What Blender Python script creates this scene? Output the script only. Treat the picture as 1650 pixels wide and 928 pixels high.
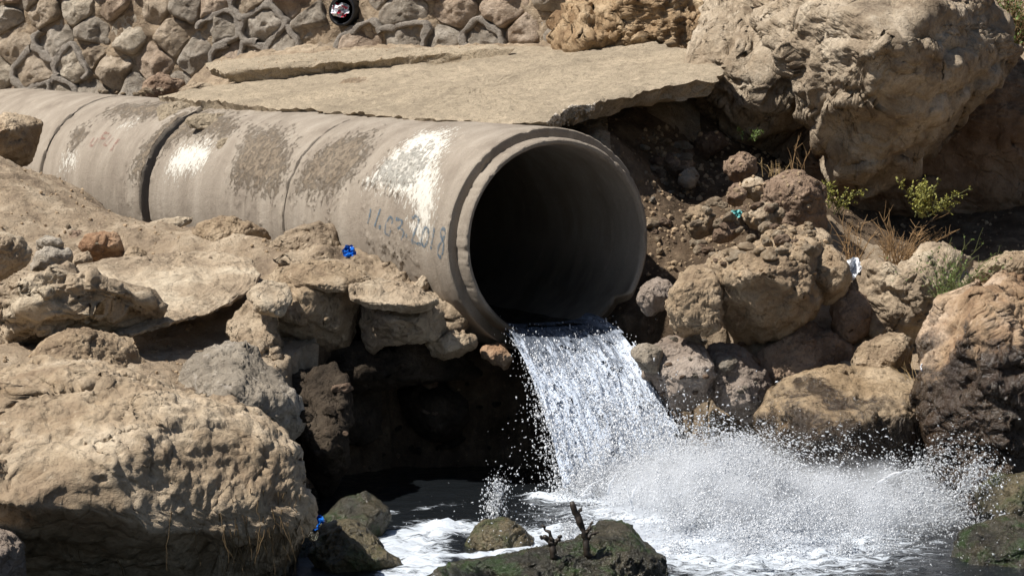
import bpy, bmesh, math, random
import numpy as np
from mathutils import Vector, Matrix

# ------------------------------------------------------------------ camera, sky, sun, exposure
SC = bpy.context.scene
for o in list(bpy.data.objects): bpy.data.objects.remove(o)
COL = SC.collection
FPX, CX, CY = 5323.0, 825.0, 464.0          # focal length in photo pixels, photo centre
CAM_H, PITCH = 3.47, math.radians(5.24)     # pool level is z = 0
cam_d = bpy.data.cameras.new('camera'); cam = bpy.data.objects.new('camera', cam_d); COL.objects.link(cam)
cam.location = (0, 0, CAM_H); cam.rotation_euler = (math.pi/2 - PITCH, 0, 0)
cam_d.sensor_width = 36.0; cam_d.lens = 36.0*FPX/1650.0
cam_d.clip_start = 0.1; cam_d.clip_end = 2000
SC.camera = cam
SUN_EL, SUN_AZ = math.radians(57), Vector((-0.93, -0.355, 0)).normalized()
TO_SUN = Vector((SUN_AZ.x*math.cos(SUN_EL), SUN_AZ.y*math.cos(SUN_EL), math.sin(SUN_EL)))
world = bpy.data.worlds.new('World'); SC.world = world; world.use_nodes = True
wn = world.node_tree.nodes; wl = world.node_tree.links
bg = wn['Background']; sky = wn.new('ShaderNodeTexSky'); sky.sky_type = 'NISHITA'; sky.sun_disc = False
sky.sun_elevation = SUN_EL; sky.sun_rotation = math.atan2(SUN_AZ.x, SUN_AZ.y)
wl.new(sky.outputs[0], bg.inputs[0]); bg.inputs[1].default_value = 0.05
sun_d = bpy.data.lights.new('sun', 'SUN'); sun = bpy.data.objects.new('sun', sun_d); COL.objects.link(sun)
sun_d.energy = 5.0; sun_d.angle = math.radians(0.55); sun_d.color = (1.0, 0.955, 0.885)
sun.rotation_euler = TO_SUN.to_track_quat('Z', 'Y').to_euler(); sun.location = (-6, 15, 12)
SC.view_settings.view_transform = 'Standard'; SC.view_settings.look = 'None'
SC.view_settings.gamma = 1.0; SC.view_settings.exposure = 0.42
SC.cycles.max_bounces = 6; SC.cycles.diffuse_bounces = 2; SC.cycles.glossy_bounces = 3
SC.cycles.transmission_bounces = 5; SC.cycles.transparent_max_bounces = 10
SC.cycles.volume_bounces = 7; SC.cycles.volume_step_rate = 1.0; SC.cycles.caustics_reflective = False; SC.cycles.caustics_refractive = False

# ------------------------------------------------------------------ helpers
RIGHT = np.array([1.0, 0, 0]); FWD = np.array([0, math.cos(PITCH), -math.sin(PITCH)])
UP = np.array([0, math.sin(PITCH), math.cos(PITCH)]); CAM = np.array([0, 0, CAM_H])
def P(px, py, Z): return CAM + Z*FWD + (px-CX)/FPX*Z*RIGHT + (CY-py)/FPX*Z*UP
def ray(px, py): return FWD + (px-CX)/FPX*RIGHT + (CY-py)/FPX*UP
def smooth(a, b, x):
    t = np.clip((x-a)/(b-a), 0, 1); return t*t*(3-2*t)

_rng = np.random.RandomState(7)
_G = _rng.normal(size=(256, 3)); _G /= np.linalg.norm(_G, axis=1)[:, None]
_PERM = np.concatenate([_rng.permutation(256)]*2)
def _h(ix, iy, iz): return _PERM[(_PERM[(_PERM[ix & 255] + iy) & 255] + iz) & 255]
def perlin(p):
    i = np.floor(p).astype(np.int64); f = p - i; w = f*f*f*(f*(f*6-15)+10); r = 0
    for dx in (0, 1):
        wx = w[:, 0] if dx else 1-w[:, 0]
        for dy in (0, 1):
            wy = w[:, 1] if dy else 1-w[:, 1]
            for dz in (0, 1):
                wz = w[:, 2] if dz else 1-w[:, 2]
                g = _G[_h(i[:, 0]+dx, i[:, 1]+dy, i[:, 2]+dz)]
                r = r + wx*wy*wz*(g[:, 0]*(f[:, 0]-dx)+g[:, 1]*(f[:, 1]-dy)+g[:, 2]*(f[:, 2]-dz))
    return r*1.5
def fbm(p, octv=4, gain=0.5, lac=2.07):
    a, s, r = 1.0, 1.0, 0
    for k in range(octv):
        r = r + a*perlin(p*s + 17.3*k); a *= gain; s *= lac
    return r
def ridged(p, octv=4, gain=0.5, lac=2.1):
    a, s, r = 1.0, 1.0, 0
    for k in range(octv):
        r = r + a*(1-2*np.abs(perlin(p*s + 9.7*k))); a *= gain; s *= lac
    return r
def worley(p):
    i = np.floor(p).astype(np.int64); f1 = np.full(len(p), 9.0); f2 = np.full(len(p), 9.0); idn = np.zeros(len(p), np.int64); cc = np.zeros_like(p)
    for dx in (-1, 0, 1):
        for dy in (-1, 0, 1):
            for dz in (-1, 0, 1):
                h = _h(i[:, 0]+dx, i[:, 1]+dy, i[:, 2]+dz)
                c = i + np.array([dx, dy, dz]) + 0.5 + 0.45*_G[h]
                d = np.linalg.norm(p-c, axis=1); m = d < f1
                f2 = np.where(m, f1, np.minimum(f2, d)); f1 = np.where(m, d, f1); idn = np.where(m, h, idn); cc[m] = (p-c)[m]
    return f1, f2, idn, cc
def vnormals(v, f):
    n = np.zeros_like(v)
    a = v[f[:, 1]]-v[f[:, 0]]; b = v[f[:, 2]]-v[f[:, 0]]; c = np.cross(a, b)
    for k in range(f.shape[1]):
        for ax in range(3): n[:, ax] += np.bincount(f[:, k], c[:, ax], len(v))
    return n/np.maximum(np.linalg.norm(n, axis=1), 1e-12)[:, None]
def make_mesh(name, v, f, mat, smooth_shade=True, attrs=None):
    v = np.asarray(v, np.float32); me = bpy.data.meshes.new(name)
    if isinstance(f, np.ndarray):
        k = f.shape[1]; me.vertices.add(len(v)); me.vertices.foreach_set('co', v.ravel())
        me.loops.add(f.size); me.loops.foreach_set('vertex_index', f.astype(np.int32).ravel())
        me.polygons.add(len(f)); me.polygons.foreach_set('loop_start', np.arange(0, f.size, k, dtype=np.int32))
        me.polygons.foreach_set('loop_total', np.full(len(f), k, np.int32)); me.update(calc_edges=True)
    else:
        me.from_pydata(v.tolist(), [], f)
    me.validate()
    me.polygons.foreach_set('use_smooth', np.full(len(me.polygons), smooth_shade))
    for an, av in (attrs or {}).items():
        at = me.attributes.new(an, 'FLOAT', 'POINT'); at.data.foreach_set('value', np.asarray(av, np.float32))
    if mat is not None: me.materials.append(mat)
    me.update(); return me
def link(name, me, parent=None, loc=None, label=None, cat=None, group=None, kind=None):
    o = bpy.data.objects.new(name, me); COL.objects.link(o)
    if loc is not None: o.location = [float(c) for c in loc]
    if parent is not None: o.parent = parent
    if label: o['label'] = label
    if cat: o['category'] = cat
    if group: o['group'] = group
    if kind: o['kind'] = kind
    return o
def grid_faces(nu, nv, wrap_v=False):
    i = np.arange(nu-1)[:, None]; j = np.arange(nv if wrap_v else nv-1)[None, :]; j2 = (j+1) % nv
    return np.stack([i*nv+j, (i+1)*nv+j, (i+1)*nv+j2, i*nv+j2], -1).reshape(-1, 4)
_ICO = {}
def ico(n):
    if n not in _ICO:
        b = bmesh.new(); bmesh.ops.create_icosphere(b, subdivisions=n, radius=1)
        _ICO[n] = (np.array([x.co[:] for x in b.verts]), np.array([[q.index for q in x.verts] for x in b.faces])); b.free()
    return _ICO[n]
def tube(pts, radii, sides=6, cap=True):
    pts = np.asarray(pts, float); n = len(pts); V = []; 
    for i in range(n):
        t = pts[min(i+1, n-1)]-pts[max(i-1, 0)]; t = t/max(np.linalg.norm(t), 1e-9)
        a = np.cross(t, [0.31, 0.87, 0.38]); a /= max(np.linalg.norm(a), 1e-9); b = np.cross(t, a)
        for k in range(sides):
            q = 2*math.pi*k/sides; V.append(pts[i]+radii[i]*(math.cos(q)*a+math.sin(q)*b))
    F = [[i*sides+k, i*sides+(k+1) % sides, (i+1)*sides+(k+1) % sides, (i+1)*sides+k] for i in range(n-1) for k in range(sides)]
    if cap: F += [list(range(sides))[::-1], [(n-1)*sides+k for k in range(sides)]]
    return V, F
class MB:
    def __init__(s): s.v = []; s.f = []
    def add(s, V, F):
        o = len(s.v); s.v += [tuple(map(float, q)) for q in V]; s.f += [[o+i for i in q] for q in F]
    def build(s, name, mat, sm=True): return make_mesh(name, np.array(s.v), s.f, mat, sm)

# ------------------------------------------------------------------ materials
def nodes(name):
    m = bpy.data.materials.new(name); m.use_nodes = True; nt = m.node_tree
    return m, nt, nt.nodes, nt.links, nt.nodes['Principled BSDF']
def N(nt, typ, **kw):
    n = nt.nodes.new(typ)
    for k, v in kw.items():
        if k.startswith('i_'):
            key = k[2:]; key = int(key) if key.isdigit() else key.replace('_', ' ')
            n.inputs[key].default_value = v
        else: setattr(n, k, v)
    return n
def ramp(nt, src, stops):
    r = nt.nodes.new('ShaderNodeValToRGB'); e = r.color_ramp.elements
    while len(e) > 1: e.remove(e[-1])
    e[0].position = stops[0][0]; c = stops[0][1]; e[0].color = (*c, 1) if not isinstance(c, (int, float)) else (c, c, c, 1)
    for p_, c in stops[1:]:
        q = e.new(p_); q.color = (*c, 1) if not isinstance(c, (int, float)) else (c, c, c, 1)
    nt.links.new(src, r.inputs[0]); return r
def coords(nt, rnd=True):
    tc = nt.nodes.new('ShaderNodeTexCoord'); oi = nt.nodes.new('ShaderNodeObjectInfo')
    if not rnd: return tc.outputs['Object']
    mu = N(nt, 'ShaderNodeVectorMath', operation='MULTIPLY'); mu.inputs[1].default_value = (31, 47, 23)
    cx = nt.nodes.new('ShaderNodeCombineXYZ')
    for k in range(3): nt.links.new(oi.outputs['Random'], cx.inputs[k])
    nt.links.new(cx.outputs[0], mu.inputs[0])
    ad = N(nt, 'ShaderNodeVectorMath', operation='ADD'); nt.links.new(tc.outputs['Object'], ad.inputs[0]); nt.links.new(mu.outputs[0], ad.inputs[1])
    return ad.outputs[0]
def noise(nt, co, scale, detail=6, rough=0.6, dist=0.0):
    n = N(nt, 'ShaderNodeTexNoise'); n.inputs['Scale'].default_value = scale; n.inputs['Detail'].default_value = detail
    n.inputs['Roughness'].default_value = rough; n.inputs['Distortion'].default_value = dist; nt.links.new(co, n.inputs['Vector']); return n.outputs['Fac']
def mixc(nt, fac, a, b, mode='MIX'):
    m = N(nt, 'ShaderNodeMix', data_type='RGBA', blend_type=mode)
    for s, v in ((m.inputs[0], fac), (m.inputs[6], a), (m.inputs[7], b)):
        if hasattr(v, 'is_linked') or hasattr(v, 'links'): nt.links.new(v, s)
        else: s.default_value = v if isinstance(v, (int, float)) else (*v, 1)
    return m.outputs[2]
def math_n(nt, op, a, b=0.0, clamp=False):
    m = N(nt, 'ShaderNodeMath', operation=op); m.use_clamp = clamp
    for s, v in ((m.inputs[0], a), (m.inputs[1], b)):
        if isinstance(v, (int, float)): s.default_value = v
        else: nt.links.new(v, s)
    return m.outputs[0]
def bump(nt, bsdf, hs, strength=0.8, dist=0.02):
    prev = None
    for h, s, d in hs:
        b = N(nt, 'ShaderNodeBump'); b.inputs['Strength'].default_value = s; b.inputs['Distance'].default_value = d
        nt.links.new(h, b.inputs['Height'])
        if prev is not None: nt.links.new(prev, b.inputs['Normal'])
        prev = b.outputs[0]
    nt.links.new(prev, bsdf.inputs['Normal'])

def rock_mat(name, c_dark, c_mid, c_light, scale=1.0, pits=0.5, stain=(0.16, 0.10, 0.055), stain_amt=0.35, rough=0.93, wet_z=None, moss=None, spot=None):
    m, nt, nd, lk, b = nodes(name); co = coords(nt)
    n1 = noise(nt, co, 2.2*scale, 7, 0.62, 0.3); n2 = noise(nt, co, 11*scale, 8, 0.7, 0.2); n3 = noise(nt, co, 55*scale, 5, 0.7)
    col = ramp(nt, n1, [(0.32, tuple(0.85*c for c in c_dark)), (0.48, c_mid), (0.64, tuple(1.08*c for c in c_light))]).outputs[0]
    col = mixc(nt, ramp(nt, n2, [(0.34, 0.45), (0.56, 0.0)]).outputs[0], col, c_dark)
    st = noise(nt, co, 4.3*scale, 6, 0.7, 0.6)
    col = mixc(nt, ramp(nt, st, [(0.52, 0.0), (0.70, stain_amt)]).outputs[0], col, stain)
    col = mixc(nt, ramp(nt, n3, [(0.33, 0.40), (0.46, 0.0)]).outputs[0], col, tuple(0.5*c for c in c_dark))
    lt = noise(nt, co, 23*scale, 4, 0.6)
    col = mixc(nt, ramp(nt, lt, [(0.60, 0.0), (0.74, 0.5)]).outputs[0], col, tuple(min(1, 1.25*c) for c in c_light))
    if spot:
        sp = noise(nt, co, 3.1*scale, 5, 0.75, 0.8)
        col = mixc(nt, ramp(nt, sp, [(0.56, 0.0), (0.62, 0.85)]).outputs[0], col, spot)
    if moss:
        ms = noise(nt, co, 5*scale, 6, 0.7, 0.4)
        col = mixc(nt, ramp(nt, ms, [(0.50, 0.0), (0.60, 0.9)]).outputs[0], col, moss)
    rg = rough
    if wet_z is not None:                      # dark, glossy where water keeps the stone wet
        geo = nd.new('ShaderNodeNewGeometry'); sx = nd.new('ShaderNodeSeparateXYZ'); lk.new(geo.outputs['Position'], sx.inputs[0])
        wv = noise(nt, co, 2.6*scale, 6, 0.7, 0.3)
        t = math_n(nt, 'ADD', math_n(nt, 'MULTIPLY', math_n(nt, 'SUBTRACT', wet_z, sx.outputs[2]), 1/0.14), math_n(nt, 'MULTIPLY', math_n(nt, 'SUBTRACT', wv, 0.5), 9.0))
        t = math_n(nt, 'ADD', t, 0.5, True)
        col = mixc(nt, t, col, mixc(nt, 1.0, col, (0.13, 0.115, 0.10), 'MULTIPLY'))
        rr = N(nt, 'ShaderNodeMapRange'); rr.inputs[3].default_value = rough; rr.inputs[4].default_value = 0.22; lk.new(t, rr.inputs[0])
        lk.new(rr.outputs[0], b.inputs['Roughness'])
        sp_ = N(nt, 'ShaderNodeMapRange'); sp_.inputs[3].default_value = 0.2; sp_.inputs[4].default_value = 0.6; lk.new(t, sp_.inputs[0])
        lk.new(sp_.outputs[0], b.inputs['Specular IOR Level'])
    else:
        b.inputs['Roughness'].default_value = rg; b.inputs['Specular IOR Level'].default_value = 0.2 if rg > 0.6 else 0.6
    lk.new(col, b.inputs['Base Color'])
    v = N(nt, 'ShaderNodeTexVoronoi'); v.inputs['Scale'].default_value = 26*scale; lk.new(co, v.inputs['Vector'])
    pit = ramp(nt, v.outputs['Distance'], [(0.0, 0.0), (0.35, 1.0)]).outputs[0]
    wv_ = N(nt, 'ShaderNodeVectorMath', operation='ADD'); nv_ = N(nt, 'ShaderNodeTexNoise'); nv_.inputs['Scale'].default_value = 3.5*scale; nv_.inputs['Detail'].default_value = 4; lk.new(co, nv_.inputs['Vector'])
    ms_ = N(nt, 'ShaderNodeVectorMath', operation='SCALE'); ms_.inputs['Scale'].default_value = 0.45; lk.new(nv_.outputs['Color'], ms_.inputs[0]); lk.new(co, wv_.inputs[0]); lk.new(ms_.outputs[0], wv_.inputs[1])
    ve = N(nt, 'ShaderNodeTexVoronoi', feature='DISTANCE_TO_EDGE'); ve.inputs['Scale'].default_value = 3.4*scale; lk.new(wv_.outputs[0], ve.inputs['Vector'])
    crk = ramp(nt, ve.outputs['Distance'], [(0.0, 0.0), (0.045, 1.0)]).outputs[0]
    bump(nt, b, [(n1, 0.5, 0.10), (crk, 0.55, 0.035), (n2, 0.85, 0.050), (pit, pits*0.35, 0.012), (n3, 0.95, 0.013)])
    return m
TAN = rock_mat('tan_rock', (0.250, 0.177, 0.116), (0.413, 0.310, 0.203), (0.562, 0.449, 0.319))
TAN2 = rock_mat('pale_tan_rock', (0.276, 0.209, 0.146), (0.444, 0.348, 0.244), (0.600, 0.506, 0.376), 0.8, stain_amt=0.25)
GREY = rock_mat('grey_rock', (0.207, 0.177, 0.140), (0.336, 0.287, 0.226), (0.464, 0.409, 0.336), 0.9, stain_amt=0.12, spot=(0.44, 0.39, 0.33))
BRN = rock_mat('brown_rock', (0.172, 0.115, 0.081), (0.287, 0.200, 0.140), (0.414, 0.304, 0.220))
RED = rock_mat('reddish_rock', (0.242, 0.133, 0.077), (0.396, 0.244, 0.146), (0.506, 0.360, 0.242))
PINK = rock_mat('dusky_rock', (0.207, 0.163, 0.133), (0.322, 0.261, 0.214), (0.437, 0.370, 0.314), 0.8)
CLIFF = rock_mat('cliff_rock', (0.260, 0.195, 0.136), (0.437, 0.348, 0.248), (0.590, 0.496, 0.378), 1.1, 0.8)
TUFA = rock_mat('orange_tufa', (0.240, 0.152, 0.084), (0.432, 0.304, 0.181), (0.576, 0.456, 0.306), 0.9, 0.9, stain=(0.300, 0.169, 0.070))
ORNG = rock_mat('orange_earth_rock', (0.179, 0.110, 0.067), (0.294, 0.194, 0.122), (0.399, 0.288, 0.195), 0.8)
WETB = rock_mat('half_wet_orange_rock', (0.276, 0.170, 0.100), (0.425, 0.297, 0.186), (0.575, 0.448, 0.333), 0.8, 0.8, stain=(0.300, 0.137, 0.058), wet_z=1.08)
WETT = rock_mat('wet_tan_rock', (0.230, 0.155, 0.086), (0.368, 0.265, 0.161), (0.494, 0.380, 0.253), 0.9, 0.3, wet_z=0.70, rough=0.36)
WETD = rock_mat('wet_dark_rock', (0.020, 0.018, 0.012), (0.042, 0.037, 0.022), (0.09, 0.075, 0.045), 1.1, 0.8, stain=(0.10, 0.07, 0.02), rough=0.22, moss=(0.028, 0.055, 0.010))
MOSSY = rock_mat('mossy_wet_rock', (0.040, 0.034, 0.019), (0.110, 0.090, 0.046), (0.200, 0.158, 0.087), 1.2, 0.8, stain=(0.220, 0.127, 0.035), rough=0.35, moss=(0.060, 0.069, 0.019))
STREAM = rock_mat('streambed_boulder_rock', (0.250, 0.177, 0.116), (0.425, 0.330, 0.225), (0.587, 0.488, 0.362), 0.6, 0.7, stain=(0.250, 0.169, 0.093), stain_amt=0.45)
DIRT = rock_mat('dry_earth', (0.263, 0.198, 0.138), (0.413, 0.316, 0.217), (0.525, 0.423, 0.305), 1.3, 0.9, stain_amt=0.2)
SOIL = rock_mat('shade_toned_brown_soil', (0.085, 0.058, 0.038), (0.15, 0.105, 0.068), (0.24, 0.175, 0.115), 1.6, 1.0)  # brown soil, its colour darkened so the shaded cave and banks read darker
SHADE_ROCK = rock_mat('shade_darkened_rock', (0.030, 0.023, 0.016), (0.058, 0.043, 0.030), (0.10, 0.077, 0.055), 1.1, 0.8, stain=(0.06, 0.035, 0.018))  # cave rock, its colour darkened to deepen the shade under the ledge

def slab_mat(name, tint):
    m, nt, nd, lk, b = nodes(name); co = coords(nt, False)
    n1 = noise(nt, co, 1.4, 7, 0.65, 0.4); n2 = noise(nt, co, 16, 7, 0.7); n3 = noise(nt, co, 90, 4, 0.7)
    c = [tuple(t*k for t in tint) for k in (0.72, 0.95, 1.15)]
    col = ramp(nt, n1, [(0.3, c[0]), (0.5, c[1]), (0.7, c[2])]).outputs[0]
    col = mixc(nt, ramp(nt, n2, [(0.36, 0.6), (0.52, 0.0)]).outputs[0], col, tuple(0.55*t for t in tint))
    col = mixc(nt, ramp(nt, n3, [(0.36, 0.75), (0.48, 0.0)]).outputs[0], col, tuple(0.33*t for t in tint))
    n5 = noise(nt, co, 5, 8, 0.75, 0.8); col = mixc(nt, ramp(nt, n5, [(0.54, 0.0), (0.68, 0.55)]).outputs[0], col, tuple(min(1, 1.35*t) for t in tint))
    lk.new(col, b.inputs['Base Color']); b.inputs['Roughness'].default_value = 0.95; b.inputs['Specular IOR Level'].default_value = 0.15
    bump(nt, b, [(n1, 0.6, 0.08), (n2, 1.0, 0.045), (n3, 1.0, 0.012)]); return m
SLABM = slab_mat('weathered_slab_concrete', (0.52, 0.425, 0.305))
def pipe_mat():
    m, nt, nd, lk, b = nodes('weathered_pipe_concrete'); co = coords(nt, False)
    sc = N(nt, 'ShaderNodeVectorMath', operation='MULTIPLY'); sc.inputs[1].default_value = (1.0, 1.0, 0.22); lk.new(co, sc.inputs[0])
    n1 = noise(nt, sc.outputs[0], 3.2, 6, 0.6, 0.2); n2 = noise(nt, co, 18, 7, 0.72); n3 = noise(nt, co, 110, 4, 0.7); n4 = noise(nt, sc.outputs[0], 14, 5, 0.6)
    col = ramp(nt, n1, [(0.3, (0.215, 0.178, 0.142)), (0.5, (0.29, 0.247, 0.199)), (0.7, (0.36, 0.312, 0.256))]).outputs[0]
    col = mixc(nt, ramp(nt, n4, [(0.56, 0.0), (0.72, 0.5)]).outputs[0], col, (0.42, 0.36, 0.29))
    col = mixc(nt, ramp(nt, n3, [(0.34, 0.5), (0.45, 0.0)]).outputs[0], col, (0.12, 0.09, 0.06))
    def at(nm): a = N(nt, 'ShaderNodeAttribute', attribute_name=nm); return a.outputs['Fac']
    # dry mud crust clinging to the barrel
    cr = math_n(nt, 'ADD', at('crust'), math_n(nt, 'MULTIPLY', math_n(nt, 'SUBTRACT', n2, 0.5), 1.7))
    crm = ramp(nt, cr, [(0.42, 0.0), (0.66, 0.60)]).outputs[0]
    crc = ramp(nt, noise(nt, co, 40, 5, 0.7), [(0.35, (0.17, 0.125, 0.082)), (0.55, (0.30, 0.232, 0.16)), (0.7, (0.40, 0.32, 0.228))]).outputs[0]
    col = mixc(nt, crm, col, crc)
    scw = N(nt, 'ShaderNodeVectorMath', operation='MULTIPLY'); scw.inputs[1].default_value = (1.0, 1.0, 0.5); lk.new(co, scw.inputs[0])
    wh = math_n(nt, 'ADD', at('white'), math_n(nt, 'MULTIPLY', math_n(nt, 'SUBTRACT', noise(nt, scw.outputs[0], 30, 10, 0.85), 0.5), 2.6))
    whm = ramp(nt, wh, [(0.47, 0.0), (0.55, 0.95)]).outputs[0]
    col = mixc(nt, whm, col, (0.66, 0.63, 0.56))
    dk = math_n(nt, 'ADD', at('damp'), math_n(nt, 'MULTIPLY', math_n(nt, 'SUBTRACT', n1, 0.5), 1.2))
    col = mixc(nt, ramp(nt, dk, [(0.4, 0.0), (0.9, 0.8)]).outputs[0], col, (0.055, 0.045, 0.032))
    lk.new(col, b.inputs['Base Color']); b.inputs['Roughness'].default_value = 0.92; b.inputs['Specular IOR Level'].default_value = 0.2
    hc = math_n(nt, 'MULTIPLY', crm, noise(nt, co, 34, 6, 0.8))
    bump(nt, b, [(n2, 0.6, 0.02), (hc, 0.9, 0.04), (n3, 0.8, 0.006), (whm, 0.4, 0.006)]); return m
PIPEM = pipe_mat()
def flat_mat(name, col, rough=0.8, var=0.25, scale=30, alpha=None, trans=0.0):
    m, nt, nd, lk, b = nodes(name); co = coords(nt); n = noise(nt, co, scale, 5, 0.65)
    lk.new(ramp(nt, n, [(0.3, tuple(c*(1-var) for c in col)), (0.7, tuple(min(1, c*(1+var)) for c in col))]).outputs[0], b.inputs['Base Color'])
    b.inputs['Roughness'].default_value = rough
    if trans: b.inputs['Transmission Weight'].default_value = trans
    if alpha is not None:
        lk.new(ramp(nt, noise(nt, co, 60, 6, 0.75), [(0.40, 0.0), (0.56, alpha)]).outputs[0], b.inputs['Alpha'])
    bump(nt, b, [(n, 0.4, 0.01)]); return m
BLUEP = flat_mat('blue_spray_paint', (0.075, 0.135, 0.19), 0.7, 0.3, 30, 0.85)
REDP = flat_mat('faded_red_paint', (0.27, 0.10, 0.075), 0.8, 0.2, 30, 0.55)
MORTAR = slab_mat('grey_mortar', (0.38, 0.335, 0.285))
BLACKP = flat_mat('black_plastic', (0.008, 0.008, 0.009), 0.35)
BAGB = flat_mat('blue_plastic_film', (0.01, 0.13, 0.55), 0.25, 0.4, 25)
BAGW = flat_mat('white_plastic_film', (0.75, 0.78, 0.82), 0.3, 0.15, 25)
BAGT = flat_mat('teal_plastic', (0.16, 0.47, 0.46), 0.4, 0.2, 25)
BAGR = flat_mat('red_plastic', (0.55, 0.03, 0.06), 0.35, 0.2, 25)
WOODM = flat_mat('wet_dark_wood', (0.028, 0.019, 0.012), 0.5, 0.5, 40)
TWIG = flat_mat('dry_weed_stalk', (0.27, 0.165, 0.075), 0.9, 0.3, 20)
GSTEM = flat_mat('green_stem', (0.13, 0.14, 0.045), 0.8, 0.3, 20)
LEAFY = flat_mat('yellow_green_leaf', (0.24, 0.23, 0.045), 0.6, 0.4, 12)
LEAFG = flat_mat('green_leaf', (0.10, 0.15, 0.03), 0.6, 0.4, 12)
STRAW = flat_mat('dry_straw', (0.40, 0.28, 0.13), 0.9, 0.3, 20)
ROOTM = flat_mat('hanging_dry_root', (0.13, 0.085, 0.038), 0.95, 0.4, 20)
PEBW = flat_mat('pale_pebble', (0.50, 0.44, 0.36), 0.9, 0.3, 12)
PEBB = flat_mat('tan_gravel', (0.33, 0.24, 0.15), 0.95, 0.45, 9)

# ------------------------------------------------------------------ rock sculpting
def polar_outline(poly, n=360, sm=2):
    p = np.array(poly, float); cx, cy = (p.min(0)+p.max(0))/2
    A = 0; sx = sy = 0
    for (x0, y0), (x1, y1) in zip(p, np.roll(p, -1, 0)):
        k = x0*y1-x1*y0; A += k; sx += (x0+x1)*k; sy += (y0+y1)*k
    cx, cy = sx/(3*A), sy/(3*A)
    q = p-[cx, cy]; q[:, 1] *= -1; th = np.linspace(0, 2*np.pi, n, endpoint=False); r = np.zeros(n)
    for a, b in zip(q, np.roll(q, -1, 0)):
        e = b-a; d = np.stack([np.cos(th), np.sin(th)], 1); den = d[:, 0]*e[1]-d[:, 1]*e[0]
        den = np.where(np.abs(den) < 1e-9, 1e-9, den)
        t = (a[0]*e[1]-a[1]*e[0])/den; s = (a[0]*d[:, 1]-a[1]*d[:, 0])/den
        ok = (s >= -1e-6) & (s <= 1+1e-6) & (t > 0); r = np.where(ok, np.maximum(r, t), r)
    for _ in range(sm): r = 0.25*np.roll(r, 1)+0.5*r+0.25*np.roll(r, -1)
    return (cx, cy), th, r
def sculpt(v, f, amp, size, seed, freq=1.0, ridge=0.5, facets=8, chisel=0.0, strata=0.0, sdir=(0.3, 0.2, 1.0), pitted=0.0, blocky=0.0, rugged=0.25, plates=1.0):
    off = np.array([seed*3.7, seed*1.9, seed*7.1]); rs = np.random.RandomState(seed); lo0, hi0 = v.min(0), v.max(0)
    for k in range(facets):
        n = rs.normal(size=3)*[0.75, 0.5, 0.75]; n[1] = -abs(n[1])-0.28; n /= np.linalg.norm(n); d = v@n
        lim = d.max()*rs.uniform(0.52, 0.84); over = np.maximum(d-lim, 0); v = v-np.outer(over*0.98, n)
    if facets:
        for ax in (0, 2):
            a0, a1, b0, b1 = lo0[ax], hi0[ax], v[:, ax].min(), v[:, ax].max(); v[:, ax] = a0+(v[:, ax]-b0)*(a1-a0)/(b1-b0)
    fr = freq/size
    n = vnormals(v, f)
    if plates:                                   # broken planes: each cell of the skin is pressed towards its own mean plane
        for kf, kk in ((1.35, 0.90), (3.4, 0.62)):
            pw = v*fr*kf*np.array([1, 1, 1.25])+off; pw = pw+0.12*np.stack([perlin(pw*1.3+k*5) for k in range(3)], 1); _, _, _, cc = worley(pw)
            key = np.round((pw-cc)*64).astype(np.int64); key = (key[:, 0]*73856093) ^ (key[:, 1]*19349663) ^ (key[:, 2]*83492791); _, inv = np.unique(key, return_inverse=True); cnt_ = np.bincount(inv)
            mc = np.stack([np.bincount(inv, v[:, a])/cnt_ for a in range(3)], 1); mn = np.stack([np.bincount(inv, n[:, a]) for a in range(3)], 1); ml = np.linalg.norm(mn, axis=1); flat = ml/cnt_; mn /= np.maximum(ml, 1e-9)[:, None]
            dist = ((v-mc[inv])*mn[inv]).sum(1); v = v-mn[inv]*(dist*kk*plates*smooth(0.45, 0.8, flat[inv]))[:, None]
        n = vnormals(v, f)
    if blocky:                                   # chunky broken faces with creases between them
        f1, f2, idn, _ = worley(v*fr*2.6+off+0.25*np.stack([perlin(v*fr*4+off+k*5) for k in range(3)], 1))
        v = v+n*((f2-f1).clip(0, 0.5)*blocky*size*0.35)[:, None] - n*(blocky*size*0.05)
        n = vnormals(v, f)
    if chisel:                                   # flat broken facets, each cell tilted its own way
        for kf, ka in ((1.7, 0.26), (4.3, 0.085)):
            pw = v*fr*kf+off; pw = pw+0.18*np.stack([perlin(pw*1.7+k*5) for k in range(3)], 1); f1, f2, idn, cc = worley(pw)
            dd = (cc*_G[(idn*7+seed) & 255]).sum(1); v = v+n*(chisel*ka*size*(dd-0.10*smooth(0.06, 0.0, f2-f1)))[:, None]
        n = vnormals(v, f)
    d = 0.6*amp*size*(0.45*fbm(v*fr*1.6+off, 3) + ridge*0.28*ridged(v*fr*3.2+off, 4))
    if strata:
        sd = np.array(sdir)/np.linalg.norm(sdir); h = v@sd*fr*5+0.9*fbm(v*fr*2+off, 3); fl = h-np.floor(h)
        d = d+strata*size*0.06*(np.minimum(fl*1.4, (1-fl)*3.5).clip(0, 1)-0.5)*(0.4+smooth(-0.4, 0.5, perlin(v*fr*2.3+off+31)))
    v = v+n*d[:, None]; n = vnormals(v, f)
    d = 0.012*fbm(v*8+off, 3)+0.011*(ridged(v*13+off, 4)-0.6)+0.005*(ridged(v*34+off, 2)-0.5)
    if rugged: d = d+min(1.0, size*1.3)*rugged*(0.040*(ridged(v*np.array([3.6, 3.6, 5.4])+off, 4)-0.6)+0.03*fbm(v*6.5+off, 4))
    if pitted:
        f1 = worley(v*11+off)[0]; d = d-pitted*0.03*smooth(0.42, 0.12, f1)*smooth(-0.1, 0.3, perlin(v*3.3+off))
    return v+n*(d*min(1.0, 0.35+size*0.9))[:, None]
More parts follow.
